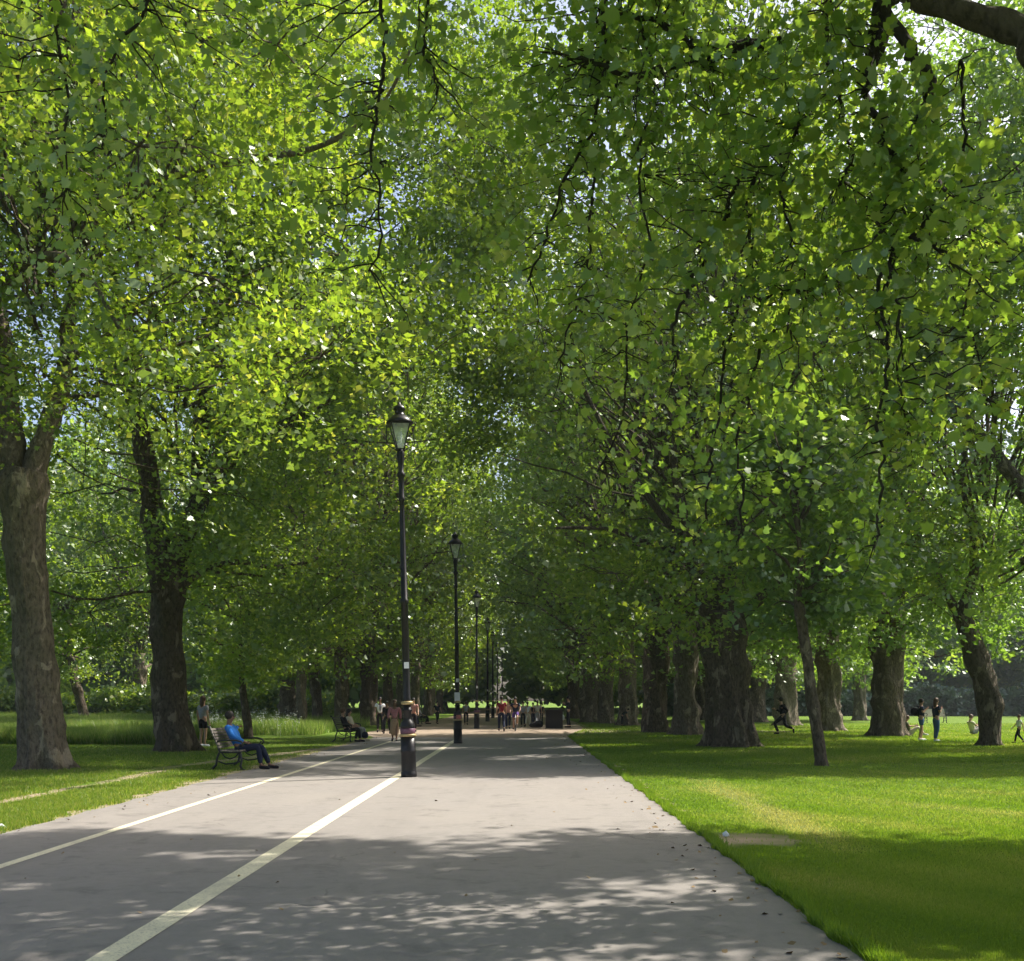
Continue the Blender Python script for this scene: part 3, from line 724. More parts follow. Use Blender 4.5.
for i, (x, y, wd, lb) in enumerate(outer):
    t = generic_tree(G(x, y), wd, 'c%d' % ((i + 1) % 4), rq.uniform(0, 6.28), rq.uniform(.85, 1.0), lb, GO, 'leaf_cool', 6.0)
    if i == 2:
        P_ = smooth_path([Vector((0, 0, 3.6)), Vector((-.9, -.2, 4.3)), Vector((-1.7, -.4, 5.0)), Vector((-2.4, -.6, 6.2))], 4)
        limb(t, P_, .5, .25, M['bark_dark'], n=12, seed=5)
left = [(288, 723.5, 19, 'wide trunked plane tree left of the second bench, behind the long grass'),
        (301, 728, 10, 'narrow dark plane tree between two wider left trunks'),
        (318, 724.5, 11, 'leaning slim plane tree left of the second bench'),
        (341, 726, 14, 'dark plane tree right behind the second bench'),
        (368, 725.5, 17, 'grey plane tree behind the man in a white shirt'),
        (388, 721, 11, 'plane tree between the man in white and the woman in pink'),
        (402, 719, 11, 'plane tree just left of the nearest lamp post, far down the row'),
        (416, 717, 10, 'plane tree just right of the nearest lamp post, far down the row'),
        (428, 715.5, 8, 'distant plane tree of the left row behind the far benches'),
        (440, 713.5, 7, 'last distinct plane tree of the left row before the second lamp post')]
for i, (x, y, wd, lb) in enumerate(left):
    generic_tree(G(x, y), wd, 'c%d' % ((i + 2) % 4), rq.uniform(-.5, .5), rq.uniform(.92, 1.08), lb, GL, 'leaf' if i % 3 else 'leaf_sunlit', 6.0, lean=-0.5 if i == 2 else 0)
far = [(-31, 54), (-38, 70), (-48, 90), (-36, 104), (-10.5, 128), (-10.5, 150),
       (7.5, 102), (7.5, 118), (8, 138), (8, 160), (17, 92), (18, 108), (27, 117), (42, 121), (58, 119), (30, 134), (50, 138), (17.5, 128), (-56, 100)]
fl = 'plane tree far back in the park, its crown merging with others'
for i, (x, y) in enumerate(far):
    generic_tree(Vector((x, y, 0)), 0, 'c%d' % (i % 4), (math.pi if x > 0 else 0) + rq.uniform(-.6, .6), rq.uniform(.85, 1.1), fl, GB, 'leaf_cool' if x > -5 else 'leaf', 6.0)

# ---- near plane tree, its trunk beyond the right edge of the frame
r = empty('plane_tree', (10.5, 5.5, 0))
tag(r, 'near plane tree whose heavy limb and drooping twigs fill the top right', 'tree')
NO = np.array(r.location)
trunk_build('trunk', [(0, 0, 0), (0, 0, 1.5), (-.1, 0, 3.5), (-.3, .1, 5.5)], [.75, .68, .62, .6], r, M['bark_dark'], 51, .6, 48, .08)
def nl(pp, d0, d1_, a, b_, name='branch', n=12, seed=0, mat='bark_dark'):
    m_ = len(pp); P_ = smooth_path([W(x, y, d0 + (d1_ - d0) * i / (m_ - 1)) for i, (x, y) in enumerate(pp)], 5)
    rw_ = random.Random(seed + 900); o_ = Vector((0, 0, 0))
    for i in range(1, len(P_)):
        o_ = o_ * .72 + Vector((rw_.uniform(-1, 1), rw_.uniform(-1.4, 1.4), rw_.uniform(-.5, .5))) * .034; P_[i] = P_[i] + o_
    return limb(r, rel(r, P_), a * 1.35 * d0 / F / 2, b_ * 1.5 * d1_ / F / 2, M[mat], name, n, seed), P_
# the heavy limb: from the trunk over the lawn, across the top right corner
P_ = smooth_path([Vector((10.3, 5.7, 5.0)), Vector((8.0, 6.6, 6.2)), W(1110, 66, 8.2), W(1024, 32, 8.6), W(960, 12, 8.8), W(900, -12, 9.0), W(840, -60, 9.4), W(740, -130, 10.0), W(600, -200, 10.5)], 5)
limb(r, rel(r, P_), .155, .05, M['bark_dark'], n=16, seed=71)
P_ = smooth_path([Vector((10.2, 5.6, 5.3)), Vector((7, 5, 8)), Vector((3.5, 6.0, 9.5)), Vector((-0.5, 8, 10)), Vector((-4, 9, 9.6))], 5)
limb(r, rel(r, P_), .3, .08, M['bark_dark'], n=12, seed=72)
P_ = smooth_path([Vector((10.3, 5.6, 5.3)), Vector((10.5, 8, 8.5)), Vector((9, 10, 11)), Vector((7, 12, 13))], 5)
limb(r, rel(r, P_), .3, .08, M['bark_dark'], n=12, seed=73)
strands = [  # hanging wood seen against the leaves (spots in the photo, near and far distance, thick and thin)
    ([(886, -10), (882, 15), (878, 40), (872, 60)], 9.2, 9.2, 17, 10),
    ([(872, -20), (905, 40), (920, 62), (930, 85), (930, 108), (924, 120)], 9.0, 8.8, 8, 9),
    ([(880, 30), (868, 70), (866, 100), (870, 122), (882, 138), (884, 150), (898, 153), (918, 151)], 9.1, 8.9, 6, 4),
    ([(902, 154), (903, 175), (900, 200), (895, 232), (890, 262), (886, 300), (884, 340)], 8.9, 8.8, 5, 2),
    ([(900, 188), (884, 198), (875, 208), (876, 222), (880, 232)], 8.9, 8.7, 3, 1.6),
    ([(938, 182), (932, 205), (918, 228), (916, 242), (935, 248), (950, 262)], 8.9, 8.7, 5, 2),
    ([(884, 270), (890, 330), (888, 380), (884, 430), (882, 480), (884, 520), (874, 545)], 8.8, 9.2, 3, 1.6),
    ([(896, 300), (902, 350), (904, 400), (908, 430)], 8.8, 9.0, 2.5, 1.3),
    ([(738, 180), (722, 222), (700, 262), (684, 300), (674, 330), (676, 360)], 9.5, 9.8, 3.4, 2),
    ([(760, 170), (750, 215), (746, 260), (736, 300), (728, 330), (722, 350), (716, 390), (714, 440), (712, 480), (708, 520)], 9.6, 10, 3, 1.5),
    ([(775, 330), (756, 350), (748, 400), (744, 440), (744, 490), (742, 540)], 10, 10.2, 2.6, 1.4),
    ([(830, 0), (828, 30), (836, 60), (842, 95), (846, 120), (852, 150), (842, 180)], 9.4, 9.4, 3.6, 1.8),
    ([(606, 0), (606, 50), (600, 90), (590, 130), (560, 190), (545, 240), (530, 280)], 10, 10.4, 3.2, 1.5),
    ([(596, 10), (610, 80), (596, 170), (592, 240), (580, 310), (560, 360)], 10.6, 11, 2.8, 1.2),
    ([(590, 60), (640, 75), (700, 60), (745, 44), (780, 42)], 9.8, 9.6, 3, 7),
    ([(780, 42), (740, 46), (700, 40), (650, 20), (600, 10)], 9.6, 10, 8, 3),
    ([(800, 120), (780, 180), (790, 230), (800, 280), (790, 330)], 9.2, 9.4, 2.5, 1.2),
    ([(760, 300), (800, 290), (830, 280), (845, 262)], 9.6, 9.4, 2.5, 3.2),
    ([(960, 60), (968, 120), (962, 180), (975, 250), (970, 320), (985, 400)], 9.4, 9.8, 3, 1.2),
    ([(640, 20), (650, 90), (640, 160), (648, 240), (630, 320), (622, 400), (600, 470)], 10, 10.8, 2.6, 1.2),
    ([(380, -30), (386, 40), (384, 90), (376, 150), (384, 220), (370, 270)], 8.8, 9.0, 3.4, 1.2),
    ([(150, -40), (140, 20), (110, 60), (100, 110), (104, 150)], 8.4, 8.6, 3, 1.2),
    ([(60, -40), (64, 40), (62, 120), (66, 190)], 8.6, 8.8, 3, 1.2),
    ([(430, -40), (418, 20), (430, 60), (440, 90)], 8.8, 9.0, 3, 1.2)]
spr = []; rng = np.random.default_rng(5)
for i, (pp, a_, b_, w0, w1) in enumerate(strands):
    o, P_ = nl(pp, a_, b_, w0, w1, 'twig' if w0 < 6 else 'branch', 7, i, 'bark_twig')
    k = max(4, int(len(P_) * 0.5))
    for q in range(k):
        p = P_[rng.integers(0, len(P_))]; spr.append((p.x + rng.normal() * .13, p.y + rng.normal() * .2, p.z + rng.normal() * .1))
spr = np.array(spr)
# leaf masses in reach of those twigs: (px, py, distance, radius m, sprays)
near_l = [(600, 60, 10, .9, 46), (700, 90, 9.6, 1.1, 70), (800, 70, 9.2, 1.0, 60), (560, 170, 10.5, .9, 36), (650, 190, 10, .9, 40), (740, 190, 9.6, .9, 40), (690, 20, 10, .9, 50), (770, 20, 10, .9, 50),
          (840, 190, 9.3, .8, 34), (640, 290, 10.4, .8, 28), (560, 300, 11, .7, 22), (720, 300, 10, .8, 30), (800, 300, 9.8, .8, 30), (890, 280, 9.2, .8, 34), (960, 280, 9.4, .8, 30),
          (980, 150, 9.8, .8, 20), (930, 350, 9.4, .7, 22), (860, 120, 9, .7, 28), (940, 210, 9.2, .6, 20), (660, 380, 10.6, .7, 20), (600, 430, 11.4, .6, 13), (700, 430, 10.4, .6, 16), (780, 380, 10.2, .6, 18),
          (720, 500, 10.4, .5, 9), (620, 490, 11.6, .5, 8), (870, 470, 9.4, .35, 5), (860, 560, 9.4, .35, 5), (940, 450, 9.6, .4, 8), (990, 420, 9.8, .5, 10), (800, 450, 10.2, .4, 5), (840, 340, 9.8, .6, 18),
          (330, 190, 9, .5, 10), (390, 80, 9, .6, 14), (300, 90, 9, .35, 6), (350, 260, 9.2, .35, 5), (60, 200, 8.8, .5, 12), (110, 110, 8.6, .6, 14), (40, 90, 8.8, .7, 18), (140, 20, 8.4, .7, 20), (440, 40, 9.4, .5, 10), (500, 60, 10, .6, 12),
          (400, 10, 9, .7, 18), (280, 0, 9, .5, 8), (220, 30, 9, .4, 6), (10, 10, 8.6, .7, 20), (560, 90, 10, .7, 22), (520, 240, 10.8, .5, 9), (390, 330, 9.4, .3, 3)]
for (px, py, d, rad, k) in near_l:
    c = W(px, py, d); p = rng.normal(size=(max(2, int(k * ((0.72 if py < 360 else 0.42) if px > 520 else 0.50))), 3)) * rad * 0.6 + np.array((c.x, c.y, c.z)); spr = np.vstack([spr, p])
# the crown above the frame that shades the foreground
hi = []
rh = np.random.default_rng(8)
for i in range(150):
    a = rh.random() * 6.28; q = math.sqrt(rh.random()) * 10.5; z = 8.6 + rh.random() * 7 * (1 - (q / 14) ** 2)
    x, y = 9.0 + q * math.cos(a) * 1.2, 7.5 + q * math.sin(a) * 1.1
    if z < HC + 0.655 * y + 1.3 and y > 2 and -0.55 < x / y < 0.62: z = HC + 0.655 * y + 1.3 + rh.random() * 2.5
    hi.append((x, y, z, 1.3 + rh.random()))
for i in range(95):                            # the outer boughs whose shade ends at the sunny clearing
    gx_, gy_ = rh.uniform(-7.5, 10.5), 12.9 - 5.5 * rh.random() ** 1.3
    z = (HC + 0.70 * gy_ + 1.2) / (1 - 0.70 * SHY) + rh.random() * 1.6
    x, y = gx_ + SHX * z, gy_ + SHY * z
    if x / y > 0.62: z *= 0.72; x, y = gx_ + SHX * z, gy_ + SHY * z
    hi += [(x, y, z, 1.1 + .5 * rh.random())] * 2
hs = lobe_sprays(rh, hi, 60, 0.6, 3.0)
ok = (hs[:, 2] > HC + 0.66 * hs[:, 1]) | (hs[:, 1] < 1) | (np.abs(hs[:, 0] / hs[:, 1]) > 0.52)
hs = hs[ok]
hs = hs[shadow_ok(hs, rh, 2.1)]
gx_, gy_ = hs[:, 0] - SHX * hs[:, 2], hs[:, 1] - SHY * hs[:, 2]
hs = hs[~((shaft(gx_ * 1.9 + 3, gy_ * 1.9) > 1.35) & (rh.random(len(hs)) < .9))]; gx_, gy_ = hs[:, 0] - SHX * hs[:, 2], hs[:, 1] - SHY * hs[:, 2]
hs = hs[~((gx_ > -3.8) & (gx_ < 0.8) & (gy_ > 6.3) & (gy_ < 9.0) & (rh.random(len(hs)) < .80))]
spr = spr[~((spr[:, 0] > 3.0) & (spr[:, 2] > 6.35) & (spr[:, 1] < 9.6))]      # the heavy limb is bare underneath
spr2 = spr[shadow_ok(spr, rng) | (rng.random(len(spr)) < 0.45)]
V, k, t = leaves(rng, spr2 - NO, 15, (0.20, 0.20, 0.15), 0.078, STAR, 0.6, 0.9, 0.0)
link('crown', npmesh('crown', V, k, t), M['leaf_sunlit'], r)
V, k, t = leaves(rh, hs - NO, 12, (0.34, 0.34, 0.2), 0.20, TRI, 0.9, 0.6)
link('crown', npmesh('crown', V, k, t), M['leaf'], r)
tb = MB(); rt_ = random.Random(12)
ST = [p for (pp, a_, b_, w0, w1) in strands for p in smooth_path([W(x, y, a_ + (b_ - a_) * i / (len(pp) - 1)) for i, (x, y) in enumerate(pp)], 5)]
SA = np.array([tuple(p) for p in ST])
for q in spr2:
    j = int(np.argmin(((SA - q) ** 2).sum(1) + (SA[:, 2] < q[2] - .1) * .5))
    if (SA[j] - q) @ (SA[j] - q) > 1.6: continue
    tb.tube(rel(r, curve_pts(ST[j], Vector(q), rt_, 5, 0.1, 0.55)), [.008, .007, .006, .005, .004, .003], 4, False)
tb.build('twig', M['bark_twig'], r, True)
print('near sprays', len(spr2), 'high', len(hs))

# ------------------------------------------------------------------ ground cover and far masses
def blades(rng, x, y, h, wd, tone):
    n = len(x); a = rng.random(n) * 6.28; ln = rng.normal(size=(n, 2)) * 0.35
    b = np.zeros((n, 3, 3), dtype=np.float32)
    b[:, 0, 0] = x - np.cos(a) * wd / 2; b[:, 0, 1] = y - np.sin(a) * wd / 2
    b[:, 1, 0] = x + np.cos(a) * wd / 2; b[:, 1, 1] = y + np.sin(a) * wd / 2
    b[:, 2, 0] = x + ln[:, 0] * h; b[:, 2, 1] = y + ln[:, 1] * h; b[:, 2, 2] = h
    b[:, :2, 2] = -0.005
    return b.reshape(-1, 3), tone
rg = np.random.default_rng(21)
def scatter_lawn(n, x0f, x1f, y0, y1):
    u = rg.random(n); y = 1 / (1 / y0 + (1 / y1 - 1 / y0) * u)            # denser nearer the camera
    t = rg.random(n); x = x0f(y) + (x1f(y) - x0f(y)) * t; return x, y
x, y = scatter_lawn(330000, lambda y: PR - 0.02 + 0 * y, lambda y: y * 0.47 + 0.6, 6.2, 30)
soilp = G(740, 840)
keep = ~((((x - (soilp.x + .03)) / 0.62) ** 2 + ((y - soilp.y) / 0.66) ** 2 < 1 + 0.4 * np.sin(x * 9) + .3 * np.sin(y * 13 + x * 5)) & (rg.random(len(x)) < .97))
x, y = x[keep], y[keep]
def segdist(x, y, a, b):
    dx, dy = b.x - a.x, b.y - a.y; t = np.clip(((x - a.x) * dx + (y - a.y) * dy) / (dx * dx + dy * dy), 0, 1)
    return np.hypot(x - a.x - t * dx, y - a.y - t * dy)
worn = np.exp(-(segdist(x, y, G(700, 781), G(850, 850)) / 0.38) ** 2) * .8 + np.exp(-(segdist(x, y, G(850, 800), G(1020, 815)) / 0.5) ** 2) * .35
k_ = rg.random(len(x)) > worn * 0.5; x, y, worn = x[k_], y[k_], worn[k_]
patchy = .5 + .25 * np.sin(x * 1.3 + 1.1 * np.sin(y * .8)) * np.sin(y * 1.1 + x * .4) + .15 * np.sin(x * 4.1 + y * 2.3)
V, t = blades(rg, x, y, rg.uniform(.014, .032, len(x)) * (1 + 0.02 * (y - 6)), 0.006 + 0.0005 * y, np.clip(rg.random(len(x)) * .45 + .5 * patchy + .10 * np.sin(y * 1.4) + worn * .6, 0, 1))
me = npmesh('lawn_grass', V, 3, t)
tag(link('lawn_grass', me, M['blade']), 'short mown green grass of the right lawn along the path', 'grass', kind='stuff')
x, y = scatter_lawn(150000, lambda y: -y * 0.48 - 0.8, lambda y: PL + 0.03 + 0 * y, 13, 46)
tr = np.minimum.reduce([segdist(x, y, G(-60, 815), G(100, 783)) / .3, segdist(x, y, G(95, 785), G(175, 768)) / .3, segdist(x, y, G(130, 772), G(330, 748)) / .45, segdist(x, y, G(210, 762), G(380, 742)) / .35, (PL + .05 - x + .12 * np.sin(y * 2.3) + .08 * np.sin(y * 7.1)) / .28])
k_ = rg.random(len(x)) < np.clip((tr - .35) * 1.6, .06, 1); x, y = x[k_], y[k_]
V, t = blades(rg, x, y, rg.uniform(.025, .07, len(x)), 0.014 + 0 * y, np.clip(rg.random(len(x)) * .85 + .1, 0, 1))
tag(link('lawn_grass', npmesh('lawn_grass', V, 3, t), M['blade']), 'rougher short grass of the left lawn under the trees', 'grass', kind='stuff')
x, y = scatter_lawn(170000, lambda y: PR + 0.1 + 0 * y + np.clip(y - 50, 0, 12) * .12, lambda y: y * 0.47 + 0.6, 28, 75)
V, t = blades(rg, x, y, rg.uniform(.03, .075, len(x)), 0.035 + 0 * y, np.clip(rg.random(len(x)) * .6 + .2 + .2 * np.sin(x * .8 + np.sin(y * .5)) * np.sin(y * .7), 0, 1))
tag(link('lawn_grass', npmesh('lawn_grass', V, 3, t), M['blade']), 'mown green grass further out between the right hand trees', 'grass', kind='stuff')
# ragged tufts leaning over the right edge of the path
n = 26000; y = 6 + (48 - 6) * rg.random(n) ** 1.8; x = PR + np.abs(rg.normal(size=n)) * 0.06 - 0.02 + 0.03 * np.sin(y * 3.1) + .02 * np.sin(y * 11)
V, t = blades(rg, x, y, rg.uniform(.04, .10, n), 0.012 + 0 * y, rg.random(n) * .6)
tag(link('edge_grass', npmesh('edge_grass', V, 3, t), M['blade']), 'longer grass tufts fringing the right edge of the path', 'grass', kind='stuff')
n = 380; y = 6 + 44 * rg.random(n) ** 1.6; e = np.abs(rg.normal(size=n)) * .35; side_ = rg.random(n)
x = np.where(side_ < .5, PR - e, np.where(side_ < .8, PL + e, rg.uniform(PL, PR, n)))
V, k, t = leaves(rg, np.stack([x, y, 0 * x + .016], 1), 1, (.01, .01, 0), .045, QUAD, 2.5, .25)
M['litter'] = simple('dry_leaf', (0.22, 0.15, 0.07), 0.8, 0, .4, 3)
tag(link('fallen_leaves', npmesh('fallen_leaves', V, k, t), M['litter']), 'dry fallen leaves and bits scattered along the path edges', 'leaf litter', kind='stuff')
# long meadow grass on the left
n = 150000; y = 39.5 + 45 * rg.random(n) ** 1.5; x = -9.2 - (rg.random(n) ** 0.8) * (y * 0.5 - 8)
x = np.where(y < 50, np.minimum(x, -12.3 + 0.9 * np.sin(y)), x)
hh = rg.uniform(.35, .85, n) * (0.85 + 0.2 * np.sin(x * .7) * np.sin(y * .45))
V, t = blades(rg, x, y, hh, 0.035 + 0 * y, rg.random(n))
V = V.reshape(-1, 3, 3)
tag(link('meadow_grass', npmesh('meadow_grass', V.reshape(-1, 3), 3, t), M['meadow']), 'long unmown meadow grass behind the left trunks', 'grass', kind='stuff')
n = 110; fx = G(250, 735); y = rg.normal(size=n) * 5 + 58; x = (rg.uniform(190, 300, n) - VX) * y / F
mb = MB()
for i in range(n):
    h = rg.uniform(.5, 1.0)
    for q in range(4):
        cxx, cyy = x[i] + rg.normal() * .07, y[i] + rg.normal() * .07
        mb.ball((cxx, cyy, h + rg.normal() * .08), (.03, .03, .012), 5, 3)
    mb.tube([(x[i], y[i], 0), (x[i], y[i], h)], .003, 3, False)
tag(mb.build('cow_parsley', M['flower']), 'white flowering cow parsley in the long grass beyond the bench', 'wildflowers', kind='stuff')

# shaded far trees, shrubbery and far woodland
def leaf_band(name, x0, x1, y, depth, h, n, label, seed, mat='leaf_band', size=.34, cat='leaf_band', kind=None):
    rr = np.random.default_rng(seed)
    P = np.stack([rr.uniform(x0, x1, n), y + rr.uniform(-.5, .5, n) * depth, rr.random(n) ** .8 * h], 1)
    P[:, 2] *= (0.85 + .15 * np.sin(P[:, 0] * .5) + .08 * np.sin(P[:, 0] * 1.7))
    V, k, t = leaves(rr, P, 8, (.35, .35, .25), size, QUAD)
    o = link(name, npmesh(name, V, k, t), M[mat]); tag(o, label, cat, kind=kind); return o
leaf_band('leaf_band', 13, 80, 112, 3.5, 2.9, 15000, 'long dark bluish row of shaded far trees closing the right lawn in the distance', 61)  # stands for distant trees, their shade is in the leaf colour
leaf_band('shrubbery', -70, -17, 100, 9.0, 2.6, 12000, 'leafy green shrubbery at the back of the left meadow', 62, mat='leaf', size=.3, cat='shrubbery')
def wood(name, arcs, h0, h1, n, seed, label, mat='leaf_cool', size=.7):
    rr = np.random.default_rng(seed); a = rr.uniform(arcs[0], arcs[1], n); d = rr.uniform(arcs[2], arcs[3], n)
    x = np.sin(a) * d; y = np.cos(a) * d; ok = ~((x > -5.0) & (x < -1.6)); a, d, x, y = a[ok], d[ok], x[ok], y[ok]; n = len(a)
    top = h1 * (0.82 + .12 * np.sin(a * 47) + .08 * np.sin(a * 113 + 1))
    z = h0 + (top - h0) * rr.random(n) ** .8
    V, k, t = leaves(rr, np.stack([x, y, z], 1), 8, (1.0, 1.0, .6), size, QUAD)
    tag(link(name, npmesh(name, V, k, t), M[mat]), label, 'woodland', kind='stuff')
wood('woodland', (R(-36), R(38), 135, 240), 1.5, 36, 80000, 63, 'far off wood behind the park that reads as one leafy mass', size=.8)

def haze(density):
    m, n, out = new_mat('haze_air'); p = N(n, 'ShaderNodeVolumePrincipled')
    p.inputs['Color'].default_value = (0.80, 0.90, 0.95, 1); p.inputs['Density'].default_value = density; p.inputs['Anisotropy'].default_value = 0.3
    n.links.new(p.outputs[0], out.inputs['Volume'])
    o = MB().box((0, 145, 14.5), (640, 330, 31)).build('haze', m); tag(o, 'faint bluish summer air over the park', 'haze', kind='stuff')
haze(HAZE)

# ------------------------------------------------------------------ lamp posts
def make_lamp():
    r = empty('street_lamp', (0, 0, 0))
    MB().lathe([(.155, 0), (.165, .02), (.165, .10), (.158, .11), (.155, .14), (.155, .50), (.162, .52), (.162, .56), (.155, .58), (.155, .84)], 28).build('base', M['black'], r, True)
    MB().lathe([(.170, .845), (.176, .855), (.176, .885), (.170, .895)], 28).build('gold_band', M['gold'], r, True)
    MB().lathe([(.150, .90), (.158, .92), (.158, 1.00), (.150, 1.01)], 28).build('painted_band', M['maroon'], r, True)
    MB().lathe([(.150, 1.015), (.155, 1.06), (.135, 1.14), (.085, 1.19), (.078, 1.22), (.085, 1.24), (.085, 1.36), (.11, 1.38), (.11, 1.40), (.085, 1.42), (.08, 1.50)], 24).build('collar', M['black'], r, True)
    MB().lathe([(.115, 1.505), (.125, 1.52), (.125, 1.56), (.115, 1.575)], 24).build('gold_band', M['gold'], r, True)
    MB().lathe([(.085, 1.58), (.09, 1.60), (.078, 1.66), (.074, 3.6), (.088, 3.62), (.088, 3.68), (.070, 3.70), (.052, 5.5), (.050, 5.72), (.068, 5.74), (.068, 5.80), (.055, 5.82), (.055, 6.10),
                (.055, 6.20), (.085, 6.24), (.09, 6.30), (.055, 6.34), (.060, 6.50), (.085, 6.66), (.075, 6.74), (.05, 6.80)], 20).build('pole', M['black'], r, True)
    ln = empty('lantern', (0, 0, 6.80)); ln.parent = r
    fr = MB()
    for k in range(4):
        a = math.pi / 4 + k * math.pi / 2; c, s_ = math.cos(a), math.sin(a)
        fr.tube([(.10 * c, .10 * s_, 0), (.27 * c, .27 * s_, .52)], .013, 6)
        a2 = a + math.pi / 2
        for (q, zz) in ((.10, 0.0), (.27, .52)):
            fr.tube([(q * c, q * s_, zz), (q * math.cos(a2), q * math.sin(a2), zz)], .014, 6)
    fr.tube([(-.27, 0, .50), (-.29, 0, .1), (-.06, 0, -.03)], .010, 6)
    fr.tube([(.27, 0, .50), (.29, 0, .1), (.06, 0, -.03)], .010, 6)
    fr.build('frame', M['black'], ln)
    g = MB(); b = [(.10, 0.01), (.262, .515)]
    vs = [(q * math.cos(math.pi / 4 + k * math.pi / 2), q * math.sin(math.pi / 4 + k * math.pi / 2), z) for q, z in b for k in range(4)]
    g.v = vs; g.f = [(k, (k + 1) % 4, 4 + (k + 1) % 4, 4 + k) for k in range(4)]; g.build('glass', M['glass'], ln)
    MB().lathe([(.28, .53), (.29, .545), (.22, .63), (.15, .70), (.10, .72), (.10, .80), (.13, .82), (.11, .88), (.05, .92), (.03, .96), (.01, .99)], 16).build('cap', M['black'], ln, True)
    MB().lathe([(.03, .02), (.035, .2), (.05, .24), (.05, .34), (.02, .38)], 10).build('burner', M['notice'], ln, True)
    return r
def copy_tree(o, parent=None):
    c = o.copy(); col.objects.link(c); c.parent = parent
    for ch in [x for x in o.children]: copy_tree(ch, c)
    return c
lamp0 = make_lamp()
lamps = [(G(409, 777), 1.5, 0.2, 'nearest black lamp post with gold bands standing on the painted line'),
         (G(458, 743.5), .8, .1, 'second black lamp post, carrying a white notice, on the painted line'),
         (Vector((-2.42, 61.5, 0)), 0, .3, 'third lamp post down the path, left of the person in red'),
         (Vector((-2.42, 82, 0)), 0, 0, 'fourth lamp post, just left of the person in red'),
         (Vector((-2.42, 98, 0)), 0, 0, 'fifth lamp post, thin and dark against the far green'),
         (Vector((-2.42, 118, 0)), 0, 0, 'sixth lamp post, above the person in red'),
         (Vector((-2.42, 150, 0)), 0, 0, 'farthest lamp post, tiny at the end of the avenue')]
for i, (p, lean, rz, lb) in enumerate(lamps):
    o = lamp0 if i == 0 else copy_tree(lamp0)
    o.location = p; o.rotation_euler = (0, -R(lean), rz)
    tag(o, lb, 'lamp post', 'lamp posts along the painted line')
    if i == 0:
        MB().box((0.0, -.082, 2.32), (.10, .02, .13)).build('notice', M['notice'], o)
    if i == 1:
        MB().box((-.01, -.095, 1.72), (.20, .02, .32)).build('notice', M['notice'], o)
        MB().box((.03, -.165, .98), (.17, .02, .14)).build('sticker', M['sticker'], o)

# ------------------------------------------------------------------ benches (local: front = +x, length along y)
def make_bench(slatmat, L=1.8):
    r = empty('park_bench', (0, 0, 0))
    s = MB()
    for i in range(7): s.box((.04 + i * .068, 0, .435 + .012 * abs(i - 3) / 3), (.052, L, .028))
    s.build('seat', slatmat, r)
    s = MB()
    for i in range(7): s.box((-.035 - i * .030, 0, .53 + i * .066), (.026, L, .052), ry=-R(20))
    s.build('backrest', slatmat, r)
    for sy in (-1, 1):
        e = MB(); y = sy * (L / 2 - .07)
        e.tube([(.50, y, 0), (.46, y, .10), (.49, y, .22), (.45, y, .40)], [.035, .026, .026, .03], 8)
        e.tube([(-.22, y, 0), (-.10, y, .12), (-.08, y, .28), (-.02, y, .42), (-.09, y, .62), (-.18, y, .84), (-.25, y, .98), (-.30, y, .99)], [.035, .028, .026, .03, .028, .026, .026, .03], 8)
        e.box((.21, y, .405), (.48, .045, .035))
        e.tube([(-.10, y, .66), (.10, y, .68), (.36, y, .68), (.48, y, .65), (.52, y, .58), (.47, y, .54)], .022, 8)
        e.tube([(.44, y, .42), (.40, y, .52), (.46, y, .60)], .018, 6)
        e.tube([(-.05, y, .20), (.12, y, .14), (.30, y, .16), (.46, y, .20)], .018, 6)
        e.tube([(.02, y, .40), (.10, y, .30), (.22, y, .26), (.34, y, .30), (.42, y, .40)], .016, 6)
        e.box((-.22, y, .012), (.12, .08, .024)); e.box((.50, y, .012), (.12, .08, .024))
        e.build('leg', M['iron'], r, True)
    return r
GBN = 'park benches along the left side'
benches = []
b0 = make_bench(M['slat']); b0.location = (-6.78, 25.9, 0); b0.rotation_euler = (0, 0, R(-3)); tag(b0, 'iron framed park bench with weathered slats, under the man in blue', 'bench', GBN)
b1 = make_bench(M['slat_dark']); b1.location = (-6.85, 42.6, 0); b1.rotation_euler = (0, 0, R(-4)); tag(b1, 'dark green bench where two people sit with a bag', 'bench', GBN)
for i, (x, y, lb) in enumerate(((-6.9, 66.5, 'distant dark bench with a reclining person, right of the nearest lamp post'), (-6.9, 73.5, 'farthest bench in the left row, under a person in white'))):
    c = copy_tree(b1); c.location = (x, y, 0); tag(c, lb, 'bench', GBN)
# far pale bench on the right lawn
bp = make_bench(M['palewood'], 1.5); bp.location = (29.0, 77.0, 0); bp.rotation_euler = (0, 0, R(-90)); tag(bp, 'pale wooden bench far across the right lawn in front of the shaded far trees', 'bench')

# ------------------------------------------------------------------ people
def skinmesh(verts, edges, radii, sub=2):
    me = bpy.data.meshes.new('tmp'); me.from_pydata([tuple(v) for v in verts], edges, []); me.update()
    o = bpy.data.objects.new('tmp', me); col.objects.link(o)
    sk = o.modifiers.new('s', 'SKIN'); sk.use_smooth_shade = True
    if not me.skin_vertices: me.skin_vertices.new(name='')
    for i, rr in enumerate(radii):
        q = me.skin_vertices[0].data[i]; q.radius = (rr if hasattr(rr, '__len__') else (rr, rr)); q.use_root = (i == 0)
    ss = o.modifiers.new('u', 'SUBSURF'); ss.levels = sub; ss.render_levels = sub
    dg = bpy.context.evaluated_depsgraph_get(); dg.update()
    out = bpy.data.meshes.new_from_object(o.evaluated_get(dg)); bpy.data.objects.remove(o); bpy.data.meshes.remove(me)
    out.polygons.foreach_set('use_smooth', [True] * len(out.polygons)); out.materials.clear(); return out
def V3(*a): return Vector(a)
